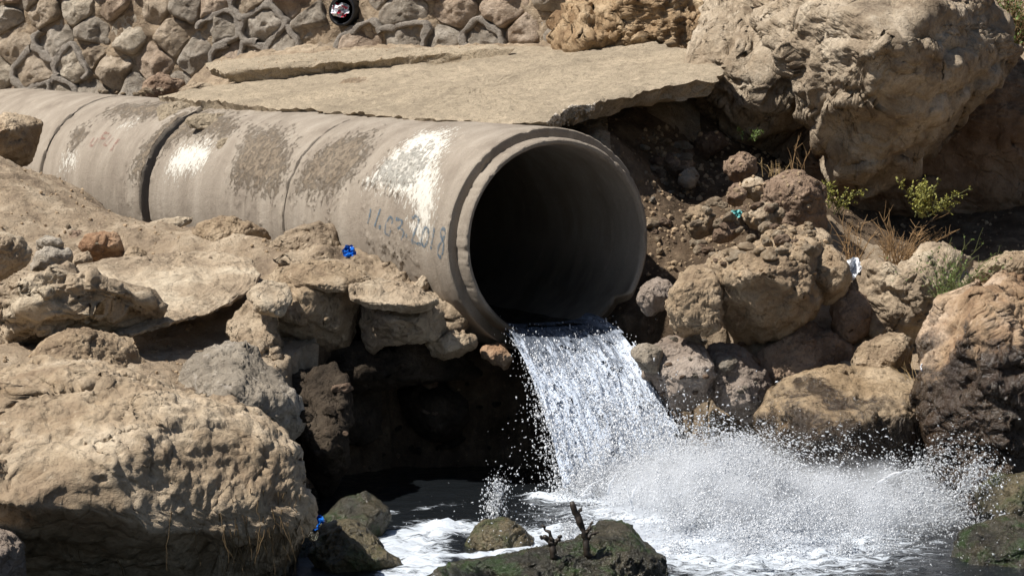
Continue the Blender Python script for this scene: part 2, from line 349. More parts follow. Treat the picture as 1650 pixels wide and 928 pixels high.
def rock(name, poly, Z, mat, label, cat='rock', depth=None, crest=0.0, top=0.8, under=0.25, box=0.62, amp=0.16, seed=1, group=None, parent=None, kind=None, **kw):
    (cx, cy), th, r = polar_outline(poly); m = Z/FPX
    span = max(np.ptp([q[0] for q in poly]), np.ptp([q[1] for q in poly]))
    n = 7 if span > 340 else 6 if span > 105 else 5 if span > 34 else 4
    S, F = ico(n)
    # denser towards the stream, sparser at the buried back (a conformal stretch of the sphere)
    fd = np.array([-0.10, -0.93, 0.35]); fd = fd/np.linalg.norm(fd); ct = np.clip(S@fd, -1, 1); side = S-np.outer(ct, fd); sl = np.maximum(np.linalg.norm(side, axis=1), 1e-9)
    th2 = 2*np.arctan(0.58*np.tan(np.minimum(np.arccos(ct), math.pi-1e-4)/2)); S = np.outer(np.cos(th2), fd)+side/sl[:, None]*np.sin(th2)[:, None]
    size = math.sqrt(np.ptp([q[0] for q in poly])*np.ptp([q[1] for q in poly]))*m
    D = depth if depth is not None else 0.42*size
    u, w, v = S[:, 0], -S[:, 1], S[:, 2]; rho = np.sqrt(u*u+v*v); ang = np.arctan2(v, u) % (2*np.pi)
    rr = np.interp(ang, np.append(th, 2*np.pi), np.append(r, r[0]))*m
    g = np.sin(np.clip(np.arcsin(np.clip(rho, 0, 1)), 0, np.pi/2))**box
    x = rr*g*np.cos(ang); y = rr*g*np.sin(ang); z = D*np.sign(w)*np.abs(w)**0.8
    hv = max(r.max()*m*0.6, np.abs(y).max()*0.8); vv = y/hv
    sh = np.where(vv > crest, -(vv-crest)*top, -(crest-vv)*under); sh = sh+0.0
    z = z+(sh-(-(0-crest)*top if 0 > crest else -(crest-0)*under))*hv
    c = P(cx, cy, Z)
    V = np.outer(x, RIGHT)+np.outer(y, UP)-np.outer(z, FWD)
    V = sculpt(V, F, amp, size, seed, **kw)
    zb = V[:, 2].min(); base = np.array([0, 0, zb]); me = make_mesh(name, V-base, F, mat)
    return link(name, me, parent, c+base, label, cat, group, kind)

# ------------------------------------------------------------------ pipe geometry frame
PA = P(885, 388, 23.4)                                  # centre of the barrel's front edge
YAW = math.radians(27.2); PD = np.array([-math.sin(YAW), math.cos(YAW), -0.004]); PD /= np.linalg.norm(PD)
PR = 0.805; RB = 0.685
PSIDE = np.cross(PD, [0, 0, 1.0]); PSIDE /= np.linalg.norm(PSIDE); PUPV = np.cross(PSIDE, PD)   # PSIDE points to the hill side
def pipe_pt(s, a, r):                                   # a: 0 = hill side, 90 deg = top, 180 deg = stream side
    s, a, r = np.broadcast_arrays(s, a, r)
    return PA+s[..., None]*PD+(r*np.cos(a))[..., None]*PSIDE+(r*np.sin(a))[..., None]*PUPV
def pipe_uv(px, py, r=PR):
    d = ray(px, py); o = CAM-PA; dp = d-(d@PD)*PD; op = o-(o@PD)*PD
    A, B, C = dp@dp, 2*dp@op, op@op-r*r; disc = max(B*B-4*A*C, 0); t = (-B-math.sqrt(disc))/(2*A)
    q = CAM+t*d-PA; return q@PD, math.atan2(q@PUPV, q@PSIDE)

# ------------------------------------------------------------------ slab plane and terrain
def plane3(a, b, c):
    M = np.array([[a[0], a[1], 1], [b[0], b[1], 1], [c[0], c[1], 1]]); return np.linalg.solve(M, np.array([a[2], b[2], c[2]]))
SP = plane3(P(840, 199, 23.85), P(330, 163, 28.6), P(800, 80, 30.0))
def slab_z(x, y): return SP[0]*x+SP[1]*y+SP[2]
def on_slab(px, py, dz=0.0):
    d = ray(px, py); t = (SP[2]+dz-CAM[2]+SP[0]*CAM[0]+SP[1]*CAM[1])/(d[2]-SP[0]*d[0]-SP[1]*d[1]); return CAM+t*d
ctrl = [P(*q) for q in [
    (-300, 330, 30), (0, 337, 30), (120, 357, 28.4), (200, 374, 27.3), (320, 392, 26), (430, 397, 25.3), (560, 410, 24.6), (640, 448, 24.1), (700, 500, 23.7), (770, 570, 23.3),
    (0, 450, 24.4), (150, 428, 24.9), (300, 440, 24.4), (450, 440, 24.2), (-300, 460, 24.3), (0, 580, 22), (150, 570, 22.6), (250, 605, 22), (400, 575, 22.7), (520, 520, 23.3), (620, 540, 23.2), (-300, 600, 21.8),
    (0, 150, 33.3), (300, 148, 32.3), (-300, 155, 34.5), (480, 104, 31.2), (700, 80, 31), (860, 74, 30.9), (950, 72, 31.5), (600, 90, 32.8), (200, 142, 33.8), (850, 74, 32.5),
    (1060, 510, 23.6), (1095, 430, 24.3), (1070, 310, 25.3), (1120, 330, 25.2), (1060, 230, 25.75), (1010, 215, 25.6), (1150, 265, 25.9), (1190, 345, 24.7), (1250, 275, 25.5), (1180, 205, 26.7), (1330, 410, 24.3),
    (1400, 440, 24.4), (1500, 440, 24.6), (1600, 460, 24.4), (1320, 550, 23.4), (1450, 570, 23.2), (1550, 620, 22.8), (1700, 610, 22.6), (1700, 450, 24.5), (1450, 390, 25.5), (1600, 400, 25.3),
    (1150, 530, 23.4), (1400, 330, 26.6), (1400, 50, 28.5), (1620, 40, 28.5), (1800, 0, 29), (1100, 40, 30.0)]]
for s in (0.6, 1.4, 2.2, 3, 4, 5, 6, 7, 8, 9, 10):
    ctrl.append(pipe_pt(s, 0.0, 0.0)+[0, 0, -0.95])
for s in (1.2, 2.5, 4, 6, 8):
    q = pipe_pt(s, 0.0, 1.0); q[2] = slab_z(q[0], q[1])-0.26; ctrl.append(q)
for q in ((900, 150), (500, 150), (700, 120), (950, 110), (1090, 110), (850, 90), (600, 105)):
    w = on_slab(*q); w[2] -= 0.26; ctrl.append(w)
ctrl = np.array(ctrl)
def _tps(c, lam=0.02):
    n = len(c); d = np.linalg.norm(c[:, None, :2]-c[None, :, :2], axis=2); K = d*d*np.log(d+1e-9)+lam*np.eye(n)
    Q = np.hstack([np.ones((n, 1)), c[:, :2]]); M = np.block([[K, Q], [Q.T, np.zeros((3, 3))]])
    return np.linalg.solve(M, np.concatenate([c[:, 2], np.zeros(3)]))
TW = _tps(ctrl)
BX = [-60, -3.0, -2.0, -1.5, -1.2, -0.8, 0, 0.5, 0.9, 1.3, 1.9, 2.4, 3.0, 3.6, 60]
BY = [20.6, 20.6, 21.2, 22.3, 23.3, 23.8, 23.75, 23.65, 23.45, 23.25, 23.05, 22.8, 22.2, 21.6, 21.0]
def ground(x, y, fine=True):
    x = np.atleast_1d(np.asarray(x, float)); y = np.atleast_1d(np.asarray(y, float))
    xc = np.clip(x, -5.0, 4.8); yc = np.clip(y, 19.5, 34.6); h = np.zeros(len(x))
    for k in range(0, len(x), 20000):
        a = xc[k:k+20000]; b = yc[k:k+20000]
        d2 = (a[:, None]-ctrl[None, :, 0])**2+(b[:, None]-ctrl[None, :, 1])**2
        h[k:k+20000] = (0.5*d2*np.log(d2+1e-9))@TW[:len(ctrl)]+TW[-3]+TW[-2]*a+TW[-1]*b
    h = np.clip(h, 0.3, 5.0)+0.25*np.clip(y-35, 0, 30)+0.15*np.clip(np.abs(x)-5, 0, 60)
    sa = (x-PA[0])*PD[0]+(y-PA[1])*PD[1]; la = (x-PA[0])*PSIDE[0]+(y-PA[1])*PSIDE[1]; inp = (np.abs(la) < PR-0.03) & (sa > -0.3) & (sa < 12.5)
    h = np.where(inp, np.minimum(h, PA[2]-np.sqrt(np.maximum(PR**2-la**2, 0))*0.99-0.03), h)
    p = np.stack([x, y, np.zeros(len(x))], 1)
    yb = np.interp(x, BX, BY)+0.14*perlin(p*2.3)
    t = smooth(-0.16, 0.16, y-yb); g = -0.35+(h+0.35)*t
    if fine: g = g+0.05*fbm(p*1.9, 4)+0.022*ridged(p*7.3, 3)*t+0.02*fbm(p*16, 2)
    return g
def ground_hit(px, py, z0=18.5, z1=36):
    Z = np.arange(z0, z1, 0.03); q = CAM+np.outer(Z, ray(px, py)); h = ground(q[:, 0], q[:, 1])
    k = np.argmax(q[:, 2] < h); return q[k] if (q[:, 2] < h).any() else q[-1]
def axis(a, b, step, far, n=10):
    inner = np.arange(a, b, step); g = np.linspace(0, 1, n+1)[1:]**2.2
    return np.concatenate([(a-g*far)[::-1], inner, b+g*far])
gx = axis(-4.3, 4.3, 0.036, 300); gy = np.concatenate([np.linspace(-60, 17.4, 8), np.arange(18, 32, 0.042), np.arange(32, 36, 0.12), 36+np.linspace(0, 1, 10)[1:]**2*300])
GX, GY = np.meshgrid(gx, gy, indexing='ij'); gz = ground(GX.ravel(), GY.ravel())
GV = np.stack([GX.ravel(), GY.ravel(), gz], 1)
# steep banks get sideways relief too, so that the face below the ledge looks like packed stones
gn = vnormals(GV, grid_faces(len(gx), len(gy))); steep = smooth(0.85, 0.4, np.abs(gn[:, 2]))
near = (GV[:, 1] > 18) & (GV[:, 1] < 32) & (np.abs(GV[:, 0]) < 4.3)
f1, f2, _, _ = worley(GV[near]*6.5); bumpy = np.zeros(len(GV)); bumpy[near] = (f2-f1).clip(0, 0.5)*0.16-0.03
GV = GV-gn*0+np.where(gn[:, 2:] > 0, gn, -gn)*(bumpy*steep)[:, None]
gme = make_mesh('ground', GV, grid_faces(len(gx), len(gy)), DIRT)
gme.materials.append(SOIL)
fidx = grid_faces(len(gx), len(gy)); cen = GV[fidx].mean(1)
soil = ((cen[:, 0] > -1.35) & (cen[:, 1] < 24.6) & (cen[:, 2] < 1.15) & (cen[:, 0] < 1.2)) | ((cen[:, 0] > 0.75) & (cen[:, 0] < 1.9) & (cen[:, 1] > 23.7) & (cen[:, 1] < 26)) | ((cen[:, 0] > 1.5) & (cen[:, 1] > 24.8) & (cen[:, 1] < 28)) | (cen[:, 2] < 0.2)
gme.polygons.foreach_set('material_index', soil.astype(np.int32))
link('ground', gme, label='bare tan earth bank running down to the pool', kind='structure')

# ------------------------------------------------------------------ concrete apron slabs
def inside_fan(poly, nb=420, nr=46):
    p = np.array(poly, float); q = np.vstack([p, p[:1]]); L = np.concatenate([[0], np.cumsum(np.linalg.norm(np.diff(q, axis=0), axis=1))])
    s = np.linspace(0, L[-1], nb, endpoint=False); b = np.stack([np.interp(s, L, q[:, k]) for k in range(2)], 1); c = p.mean(0)
    return b, c
def slab(name, px_poly, dz, thick, mat, label, seed=1, rough=0.02, jag=0.03, tilt=None, nb=420):
    W = np.array([on_slab(x, y, dz) for x, y in px_poly]); b, c = inside_fan(W[:, :2])
    o = np.stack([b[:, 0], b[:, 1], np.full(len(b), seed*5.0)], 1); dirn = b-c; dirn /= np.linalg.norm(dirn, axis=1)[:, None]
    b = b+dirn*(jag*1.2*fbm(o*2.2, 3)+jag*fbm(o*9, 3))[:, None]
    nb = len(b); rings = np.linspace(0.0003, 1, 50)**0.75; V = []
    for t in rings: V.append(np.column_stack([c+(b-c)*t, np.zeros(nb)]))
    sides = []
    for k, dd in enumerate((0.25, 0.5, 0.75, 1.0)):
        o2 = np.stack([b[:, 0]*9, b[:, 1]*9, np.full(nb, dd*2.3+seed)], 1); inn = -0.02-0.10*dd+0.06*fbm(o2, 4)
        sides.append(np.column_stack([b+dirn*inn[:, None], np.full(nb, -dd*thick)]))
    sides.append(np.column_stack([c+(b-c)*0.05, np.full(nb, -thick)]))
    V = np.vstack(V+sides); nrings = len(rings)+5
    top = np.arange(len(V)) < nb*len(rings)
    q = np.column_stack([V[:, :2], np.zeros(len(V))])
    rel = rough*fbm(q*1.3+seed, 4)+0.014*fbm(q*7+seed, 4)+0.012*(ridged(q*np.array([5, 13, 1]), 3)-0.6)
    edge = np.repeat(np.concatenate([rings, np.ones(5)]), nb); rel = rel-0.03*smooth(0.975, 1.0, edge)*(0.3+np.abs(perlin(q*6)))
    V[:, 2] += slab_z(V[:, 0], V[:, 1])+dz+rel
    if tilt is not None: V[:, 2] += tilt(V[:, 0], V[:, 1])
    F = grid_faces(nrings, nb, True); o0 = V.mean(0); o0[2] = V[:, 2].min()
    sm_ = make_mesh(name, V-o0, F[:, ::-1], mat); sm_.set_sharp_from_angle(angle=math.radians(40)); return link(name, sm_, None, o0, label, 'slab')
slab('concrete_slab', [(255, 152), (330, 163), (420, 170), (500, 174), (570, 180), (640, 186), (700, 193), (770, 192), (830, 196), (880, 194), (905, 186), (900, 178), (920, 170), (965, 163), (1010, 151), (1040, 143), (1100, 133), (1155, 126), (1170, 106), (1140, 86), (1050, 69), (930, 70), (800, 77), (640, 92), (480, 112), (330, 138)],
     0.02, 0.13, SLABM, 'broad sloping tan concrete apron lying over the top of the pipe', 2, 0.03, 0.04)
slab('concrete_slab', [(330, 112), (430, 99), (540, 86), (640, 80), (800, 75), (830, 78), (745, 84), (645, 93), (540, 104), (430, 117), (360, 124)],
     0.10, 0.10, SLABM, 'narrow broken concrete slab at the foot of the stone wall, tapering to a point', 5, 0.015, 0.03,
     lambda x, y: 0.05*smooth(-0.6, -2.9, x))

# ------------------------------------------------------------------ concrete pipe sections
def seg_dist(p, poly):
    p = np.asarray(p); d = np.full(len(p), 1e9); ins = np.zeros(len(p), bool); q = np.array(poly, float)
    for a, b in zip(q, np.roll(q, -1, 0)):
        e = b-a; t = np.clip(((p-a)@e)/max(e@e, 1e-12), 0, 1); d = np.minimum(d, np.linalg.norm(p-a-t[:, None]*e, axis=1))
        c = ((a[1] > p[:, 1]) != (b[1] > p[:, 1])); xx = a[0]+(p[:, 1]-a[1])*e[0]/(e[1] if abs(e[1]) > 1e-12 else 1e-12); ins ^= c & (p[:, 0] < xx)
    return np.where(ins, d, -d)
def blob(S, A, px_poly, soft=0.10):
    uv = np.array([pipe_uv(x, y) for x, y in px_poly]); uv[:, 1] = np.where(uv[:, 1] < -math.pi/2, uv[:, 1]+2*math.pi, uv[:, 1])*PR
    a = np.where(A < -math.pi/2, A+2*math.pi, A)*PR
    return np.clip(0.5+seg_dist(np.stack([S, a], 1), uv)/(2*soft), 0, 1)
WHITE = [[(580, 300), (605, 268), (640, 238), (680, 210), (735, 205), (730, 230), (712, 260), (712, 290), (706, 330), (695, 385), (672, 375), (660, 335), (625, 318)],
         [(262, 285), (272, 255), (295, 230), (330, 222), (350, 232), (338, 255), (325, 278), (290, 290)], [(95, 278), (100, 250), (120, 240), (127, 255), (120, 275)], [(188, 208), (205, 195), (225, 192), (215, 206)], [(655, 350), (665, 385), (690, 395), (700, 360), (680, 340)]]
CRUST = [[(366, 310), (372, 265), (400, 205), (430, 200), (470, 205), (480, 240), (465, 290), (440, 330), (400, 318)], [(470, 322), (480, 280), (510, 240), (560, 215), (612, 205), (605, 240), (575, 290), (530, 330)],
         [(585, 300), (620, 255), (700, 225), (700, 260), (650, 320)], [(200, 300), (225, 240), (262, 200), (300, 175), (380, 178), (400, 200), (360, 230), (300, 225), (262, 250), (235, 300)], [(590, 392), (610, 388), (660, 415), (650, 425), (610, 410)], [(105, 240), (120, 205), (150, 195), (140, 225), (118, 250)],
         [(150, 190), (200, 165), (290, 165), (300, 185), (220, 200)]]
def pipe_section(s0, s1, label, front=False, na=150, nt=420, joint_lip=True):
    a = np.linspace(0, 2*math.pi, nt, endpoint=False)
    prof = [(s1-0.01, RB), (s0+0.6, RB), (s0+0.2, RB)]
    if front: prof += [(s, RB) for s in np.linspace(s0+0.1, s0-0.11, 8)]+[(s0-0.13, RB+0.012), (s0-0.135, RB+0.03), (s0-0.13, RB+0.038), (s0-0.115, RB+0.045)]+[(s, RB+0.048) for s in np.linspace(s0-0.09, s0-0.01, 6)]+[(s0+0.0, RB+0.051), (s0+0.0, RB+0.062), (s0+0.0, RB+0.085), (s0+0.0, PR-0.03), (s0+0.002, PR-0.008)]
    else: prof += [(s0+0.02, RB), (s0+0.02, PR-0.05), (s0+0.02, PR-0.012)]
    no = len(prof); prof += [(s, PR) for s in np.linspace(s0+0.012 if front else s0+0.028, s1-0.01, na)]+[(s1-0.004, PR-0.02), (s1-0.004, RB+0.02)]
    prof = np.array(prof); S, A = np.meshgrid(prof[:, 0], a, indexing='ij'); R = np.repeat(prof[:, 1:2], nt, 1)
    S, A, R = S.ravel(), A.ravel(), R.ravel(); outer = R > PR-0.001
    base = pipe_pt(S, A, R); an = (A+math.pi/2) % (2*math.pi)            # 0 at the invert
    q = base
    dr = 0.004*fbm(q*1.7, 3)+0.0018*fbm(q*14, 3)
    wh = np.zeros(len(S)); cr = np.zeros(len(S)); dm = np.zeros(len(S)); Aw = np.where(A > math.pi, A-2*math.pi, A)
    vis = outer
    for w in WHITE: wh[vis] = np.maximum(wh[vis], 0.70*blob(S[vis], Aw[vis], w, 0.16))
    for w in CRUST: cr[vis] = np.maximum(cr[vis], 0.66*blob(S[vis], Aw[vis], w, 0.20))
    rel = smooth(0.42, 0.62, cr+0.8*fbm(q*9, 4)*(cr > 0.02)); dr = dr+outer*rel*(0.004+0.012*np.abs(fbm(q*26, 3)))
    S2 = S.copy()
    if front:
        # the lower front of the barrel is broken away; edges are chipped
        brk = smooth(0.78, 0.62, np.abs(np.where(an > math.pi, an-2*math.pi, an)-0.24)+0.12*fbm(np.stack([np.cos(A)*3, np.sin(A)*3, A*0+2], 1), 3))
        fr = smooth(s0+0.5, s0-0.14, S); S2 = S2+brk*fr*0.16
        chip = np.clip(fbm(np.stack([np.cos(A)*7, np.sin(A)*7, R*9], 1), 5)-0.22, 0, 1)
        lipz = (S < s0+0.05) & (R > RB+0.005); S2 = S2+np.where(lipz & (R < RB+0.08), 0.03*chip, 0)
        dr = dr-np.where(lipz & (R < RB+0.08), 0.02*chip, 0)-np.where((S < s0+0.03) & (R > PR-0.04), 0.012*np.clip(fbm(np.stack([np.cos(A)*17, np.sin(A)*17, S*4], 1), 3)-0.1, 0, 1), 0)
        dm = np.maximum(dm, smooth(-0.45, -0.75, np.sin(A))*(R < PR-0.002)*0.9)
    else:
        chip = np.clip(fbm(np.stack([np.cos(A)*8+s0, np.sin(A)*8, S*3], 1), 3)-0.05, 0, 1); ed = np.exp(-np.abs(S-s0-0.02)/0.03)+np.exp(-np.abs(S-s1)/0.03); dr = dr-ed*outer*0.03*chip
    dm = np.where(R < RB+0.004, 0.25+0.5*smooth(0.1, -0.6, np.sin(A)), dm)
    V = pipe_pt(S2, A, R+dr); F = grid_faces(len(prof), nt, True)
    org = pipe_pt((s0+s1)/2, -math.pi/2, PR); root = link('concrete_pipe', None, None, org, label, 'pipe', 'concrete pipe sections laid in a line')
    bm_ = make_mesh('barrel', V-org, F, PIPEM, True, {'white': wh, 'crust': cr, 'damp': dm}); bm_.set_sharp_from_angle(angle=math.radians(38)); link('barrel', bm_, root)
    return root, org
p1, o1 = pipe_section(0.0, 2.87, 'large grey concrete pipe section with open mouth pouring water and a blue painted date', True, 200, 420)
p2, o2 = pipe_section(2.885, 5.80, 'mud-crusted concrete pipe section behind the mouth section, white patch beside a wide dark gap', False, 120, 300)
p3, o3 = pipe_section(6.0, 8.55, 'concrete pipe section with faint red letters, beyond the wide dark gap', False, 100, 260)
p4, o4 = pipe_section(8.60, 13.0, 'farthest concrete pipe section, half buried behind rough stones', False, 60, 200)

def strokes(paths, width, mat, name, parent, org, off=0.004):
    for path in paths:
        mb = MB(); uv = []
        for x, y in path:
            s, a = pipe_uv(x, y); a = a+2*math.pi if a < -1.5 else a; uv.append((s, a*PR))
        uv = np.array(uv); L = np.concatenate([[0], np.cumsum(np.linalg.norm(np.diff(uv, axis=0), axis=1))]); n = max(4, int(L[-1]/0.02))
        t = np.linspace(0, L[-1], n); c = np.stack([np.interp(t, L, uv[:, k]) for k in range(2)], 1)
        d = np.gradient(c, axis=0); d /= np.maximum(np.linalg.norm(d, axis=1), 1e-9)[:, None]; nn = np.stack([-d[:, 1], d[:, 0]], 1)
        w = width*(0.8+0.3*np.sin(np.arange(n)*1.3))[:, None]; V = []
        for k in (-1, -0.33, 0.33, 1): V.append(c+nn*w*k/2)
        V = np.stack(V, 1).reshape(-1, 2); W = pipe_pt(V[:, 0], V[:, 1]/PR, PR+off); mb.add(W-org, [list(map(int, q)) for q in grid_faces(n, 4)])
        link(name, mb.build(name, mat, True), parent)
def cz(pts): return [(560+x/7.14, 300+y/7.14) for x, y in pts]
strokes([cz(q) for q in [
    [(272, 262), (262, 330), (236, 430)], [(385, 262), (352, 350), (316, 468)], [(362, 470), (390, 472)],
    [(500, 350), (460, 400), (436, 480), (440, 550), (480, 560), (515, 480), (522, 390), (500, 350)],
    [(560, 375), (640, 400), (625, 450), (580, 485), (640, 500), (655, 560), (620, 610)], [(672, 560), (688, 590)],
    [(745, 370), (795, 340), (826, 390), (800, 480), (765, 560), (740, 640), (790, 655), (850, 672)],
    [(900, 465), (868, 540), (852, 640), (880, 705), (915, 660), (940, 570), (930, 490), (900, 465)], [(1003, 480), (985, 600), (962, 728)],
    [(1128, 510), (1100, 480), (1072, 520), (1085, 590), (1112, 660), (1100, 770), (1070, 822), (1040, 780), (1050, 700), (1095, 630), (1128, 560), (1128, 510)]]], 0.026, BLUEP, 'painted_numeral', p1, o1)
def c2(pts): return [(60+x/5.156, 160+y/5.156) for x, y in pts]
strokes([c2(q) for q in [[(480, 320), (435, 385), (465, 390), (510, 325)], [(560, 280), (510, 370)], [(560, 280), (600, 290)], [(535, 325), (570, 330)],
                         [(620, 300), (555, 375), (580, 390), (640, 320)], [(680, 330), (605, 440)], [(650, 380), (690, 335)], [(640, 390), (620, 435)]]], 0.026, REDP, 'painted_stroke', p3, o3, 0.005)
# mortar lumps along the joints
def lump(poly, Z, parent, seed):
    c = np.mean(poly, 0); Z = (pipe_pt(*pipe_uv(*c), PR)-CAM)@FWD+0.03
    o = rock('mortar_lump', poly, Z, SLABM, None, None, depth=0.055, crest=-0.6, top=0.9, under=0.3, amp=0.2, seed=seed)
    o.parent = parent; o.location = Vector(o.location)-parent.location
lump([(252, 180), (275, 168), (312, 166), (322, 176), (300, 188), (268, 196)], 27.75, p3, 3)
lump([(298, 200), (318, 186), (350, 184), (385, 190), (372, 202), (358, 212), (340, 207), (318, 205)], 27.3, p2, 4)
lump([(350, 240), (356, 226), (372, 222), (366, 234), (354, 244)], 26.9, p2, 6)

# ------------------------------------------------------------------ stone retaining wall
W0, W1 = P(-430, 172, 35.2), P(1010, 78, 30.3); WX = (W1-W0); WSLOPE = WX[2]; WX[2] = 0; WL = np.linalg.norm(WX); WX /= WL; WN = np.array([WX[1], -WX[0], 0.0])
wall = link('stone_wall', None, None, W0, 'rough rubble stone retaining wall with patchy grey mortar', 'wall')
rs = random.Random(11); WH = 1.75
def base_v(u): return u/WL*WSLOPE-0.22
seeds = []; row = 0; v = -0.05
while v < WH:
    u = -0.1+rs.random()*0.2; hrow = rs.uniform(0.24, 0.31)
    while u < WL+0.2:
        w = rs.uniform(0.26, 0.60); seeds.append((u+w/2, v+hrow/2+rs.uniform(-0.07, 0.07))); u += w
        if w < 0.33 and rs.random() < 0.35: seeds[-1] = (seeds[-1][0], seeds[-1][1]-0.07); seeds.append((seeds[-1][0]+0.03, seeds[-1][1]+0.15))
    v += hrow
def clip_poly(poly, nx, ny, d):
    out = []
    for i in range(len(poly)):
        a, b = poly[i], poly[(i+1) % len(poly)]; da, db = a[0]*nx+a[1]*ny-d, b[0]*nx+b[1]*ny-d
        if da <= 0: out.append(a)
        if da*db < 0: t = da/(da-db); out.append((a[0]+t*(b[0]-a[0]), a[1]+t*(b[1]-a[1])))
    return out
def wall_uv(px, py):
    d = ray(px, py); t = ((W0-CAM)@WN)/(d@WN); q = CAM+t*d-W0; u = q@WX; return u, q[2]-base_v(u)
HOLE = wall_uv(556, 18); HOLE2 = wall_uv(305, 106)
seeds = [s for s in seeds if math.hypot(s[0]-HOLE[0], s[1]-HOLE[1]) > 0.2] + [(HOLE[0], HOLE[1])]
MZ = [(wall_uv(75, 105), 0.42), (wall_uv(410, 60), 0.42), (wall_uv(715, 45), 0.60), (wall_uv(570, 50), 0.3)]
def wpt(u, v, d): return np.stack([u*WX[0]+d*WN[0], u*WX[1]+d*WN[1], v+base_v(u)], -1)
WSTONES = [rock_mat('wall_stone_tan', (0.25, 0.195, 0.14), (0.40, 0.32, 0.235), (0.53, 0.44, 0.34), 1.6), rock_mat('wall_stone_grey', (0.23, 0.195, 0.155), (0.36, 0.31, 0.25), (0.49, 0.435, 0.365), 1.6),
           rock_mat('wall_stone_rose', (0.25, 0.185, 0.135), (0.40, 0.305, 0.225), (0.52, 0.42, 0.325), 1.6), rock_mat('wall_stone_pale', (0.30, 0.25, 0.19), (0.47, 0.40, 0.31), (0.60, 0.53, 0.43), 1.6)]
for k, (su, sv) in enumerate(seeds):
    poly = [(su-0.6, sv-0.45), (su+0.6, sv-0.45), (su+0.6, sv+0.45), (su-0.6, sv+0.45)]
    for j, (qu, qv) in enumerate(seeds):
        if j != k and abs(qu-su) < 1.2 and abs(qv-sv) < 0.9:
            nx, ny = qu-su, qv-sv; poly = clip_poly(poly, nx, ny, (qu*qu+qv*qv-su*su-sv*sv)/2)
    if len(poly) < 3 or (su, sv) == (HOLE[0], HOLE[1]): continue
    poly = np.array(poly); c = poly.mean(0); q = np.vstack([poly, poly[:1]]); L = np.concatenate([[0], np.cumsum(np.linalg.norm(np.diff(q, axis=0), axis=1))])
    nb = 40; s = np.linspace(0, L[-1], nb, endpoint=False); b = np.stack([np.interp(s, L, q[:, i]) for i in range(2)], 1)
    for _ in range(2): b = 0.25*np.roll(b, 1, 0)+0.5*b+0.25*np.roll(b, -1, 0)
    sz = math.sqrt(np.ptp(b[:, 0])*np.ptp(b[:, 1])); shrink = 1-min(0.16, rs.uniform(0.008, 0.024)/max(sz, 0.1)*2)
    o3_ = np.column_stack([b*7, np.full(nb, k*1.7)]); b = c+(b-c)*(shrink*(1+0.09*fbm(o3_, 3)))[:, None]
    hgt = rs.uniform(0.05, 0.085); tl = (rs.uniform(-0.16, 0.16), rs.uniform(-0.22, 0.12)); rings = [0.0, 0.12, 0.25, 0.37, 0.49, 0.6, 0.71, 0.81, 0.9, 0.96, 1.0]; V = []
    pls = [(rs.gauss(0, 0.35), rs.gauss(-0.1, 0.35), hgt*rs.uniform(0.6, 1.15)) for _ in range(5)]
    for t in rings:
        w = c+(b-c)*max(t, 0.01); pr = hgt*(1-max(t, 0)**5)**0.5 if t < 1 else 0.0
        nz = np.column_stack([w*6, np.full(nb, k*3.1)]); dd = pr*(1.0+0.3*fbm(nz, 3))
        for pa, pb, pc in pls: dd = np.minimum(dd, pc+(w[:, 0]-c[0])*pa+(w[:, 1]-c[1])*pb)
        dd = np.maximum(dd, -0.03)+((w-c)@np.array(tl))*(1-t**6)*0.5+(0.022*fbm(nz*1.7, 4)+0.012*ridged(nz*1.4, 2))*(1-t**8)
        V.append(wpt(w[:, 0], w[:, 1], dd))
    w = c+(b-c)*0.97; V.append(wpt(w[:, 0], w[:, 1], np.full(nb, -0.12)))
    V = np.vstack(V); F = grid_faces(len(rings)+1, nb, True)[:, ::-1]; o0 = wpt(c[0], c[1], 0.0)
    link('stone', make_mesh('stone', V-o0, F, WSTONES[rs.choice([0, 1, 1, 2, 3])]), wall, o0)
    if any(math.hypot(su-mu[0], sv-mu[1]) < mr for mu, mr in MZ) and rs.random() < 0.85:
        e = c+(b-c)*1.03; wv = 0.022+0.055*np.abs(fbm(np.column_stack([e*5, np.full(nb, 9.0+k)]), 3)); dn = (b-c)/np.linalg.norm(b-c, axis=1)[:, None]; M = []
        keep = 0.5
        for t, dpt in ((-1, -0.08), (-0.95, 0.042), (-0.5, 0.050), (0.5, 0.050), (0.95, 0.042), (1, -0.08)):
            w = e+dn*(wv*t)[:, None]; M.append(wpt(w[:, 0], w[:, 1], dpt+0.012*fbm(np.column_stack([w*9, np.full(nb, t+k)]), 2)))
        a0 = rs.randint(0, nb-1); cnt = int(nb*rs.uniform(0.5, 0.95)); sel = [(a0+i) % nb for i in range(cnt)]
        M = np.stack(M, 0)[:, sel].reshape(-1, 3); Fm = grid_faces(6, cnt)
        link('mortar_joint', make_mesh('mortar_joint', M-o0, Fm, MORTAR), wall, o0)
nu, nv = 380, 90; uu, vv = np.meshgrid(np.linspace(-0.1, WL+0.1, nu), np.linspace(-0.5, WH+0.05, nv), indexing='ij'); uu, vv = uu.ravel(), vv.ravel()
nz = np.stack([uu, vv, uu*0], 1); dd = -0.030+0.035*fbm(nz*2.4, 4)+0.022*fbm(nz*11, 4)
for (hu, hv), hr in ((HOLE, 0.135), (HOLE2, 0.035)):
    dd = np.where(np.hypot(uu-hu, vv-hv) < hr, -0.5, dd)
link('mortar_bed', make_mesh('mortar_bed', wpt(uu, vv, dd), grid_faces(nu, nv)[:, ::-1], DIRT), wall)
bk = MB(); c8 = [wpt(np.array(u), np.array(v), d) for u in (-0.1, WL+0.1) for v in (-0.5, WH) for d in (-0.55, -0.95)]
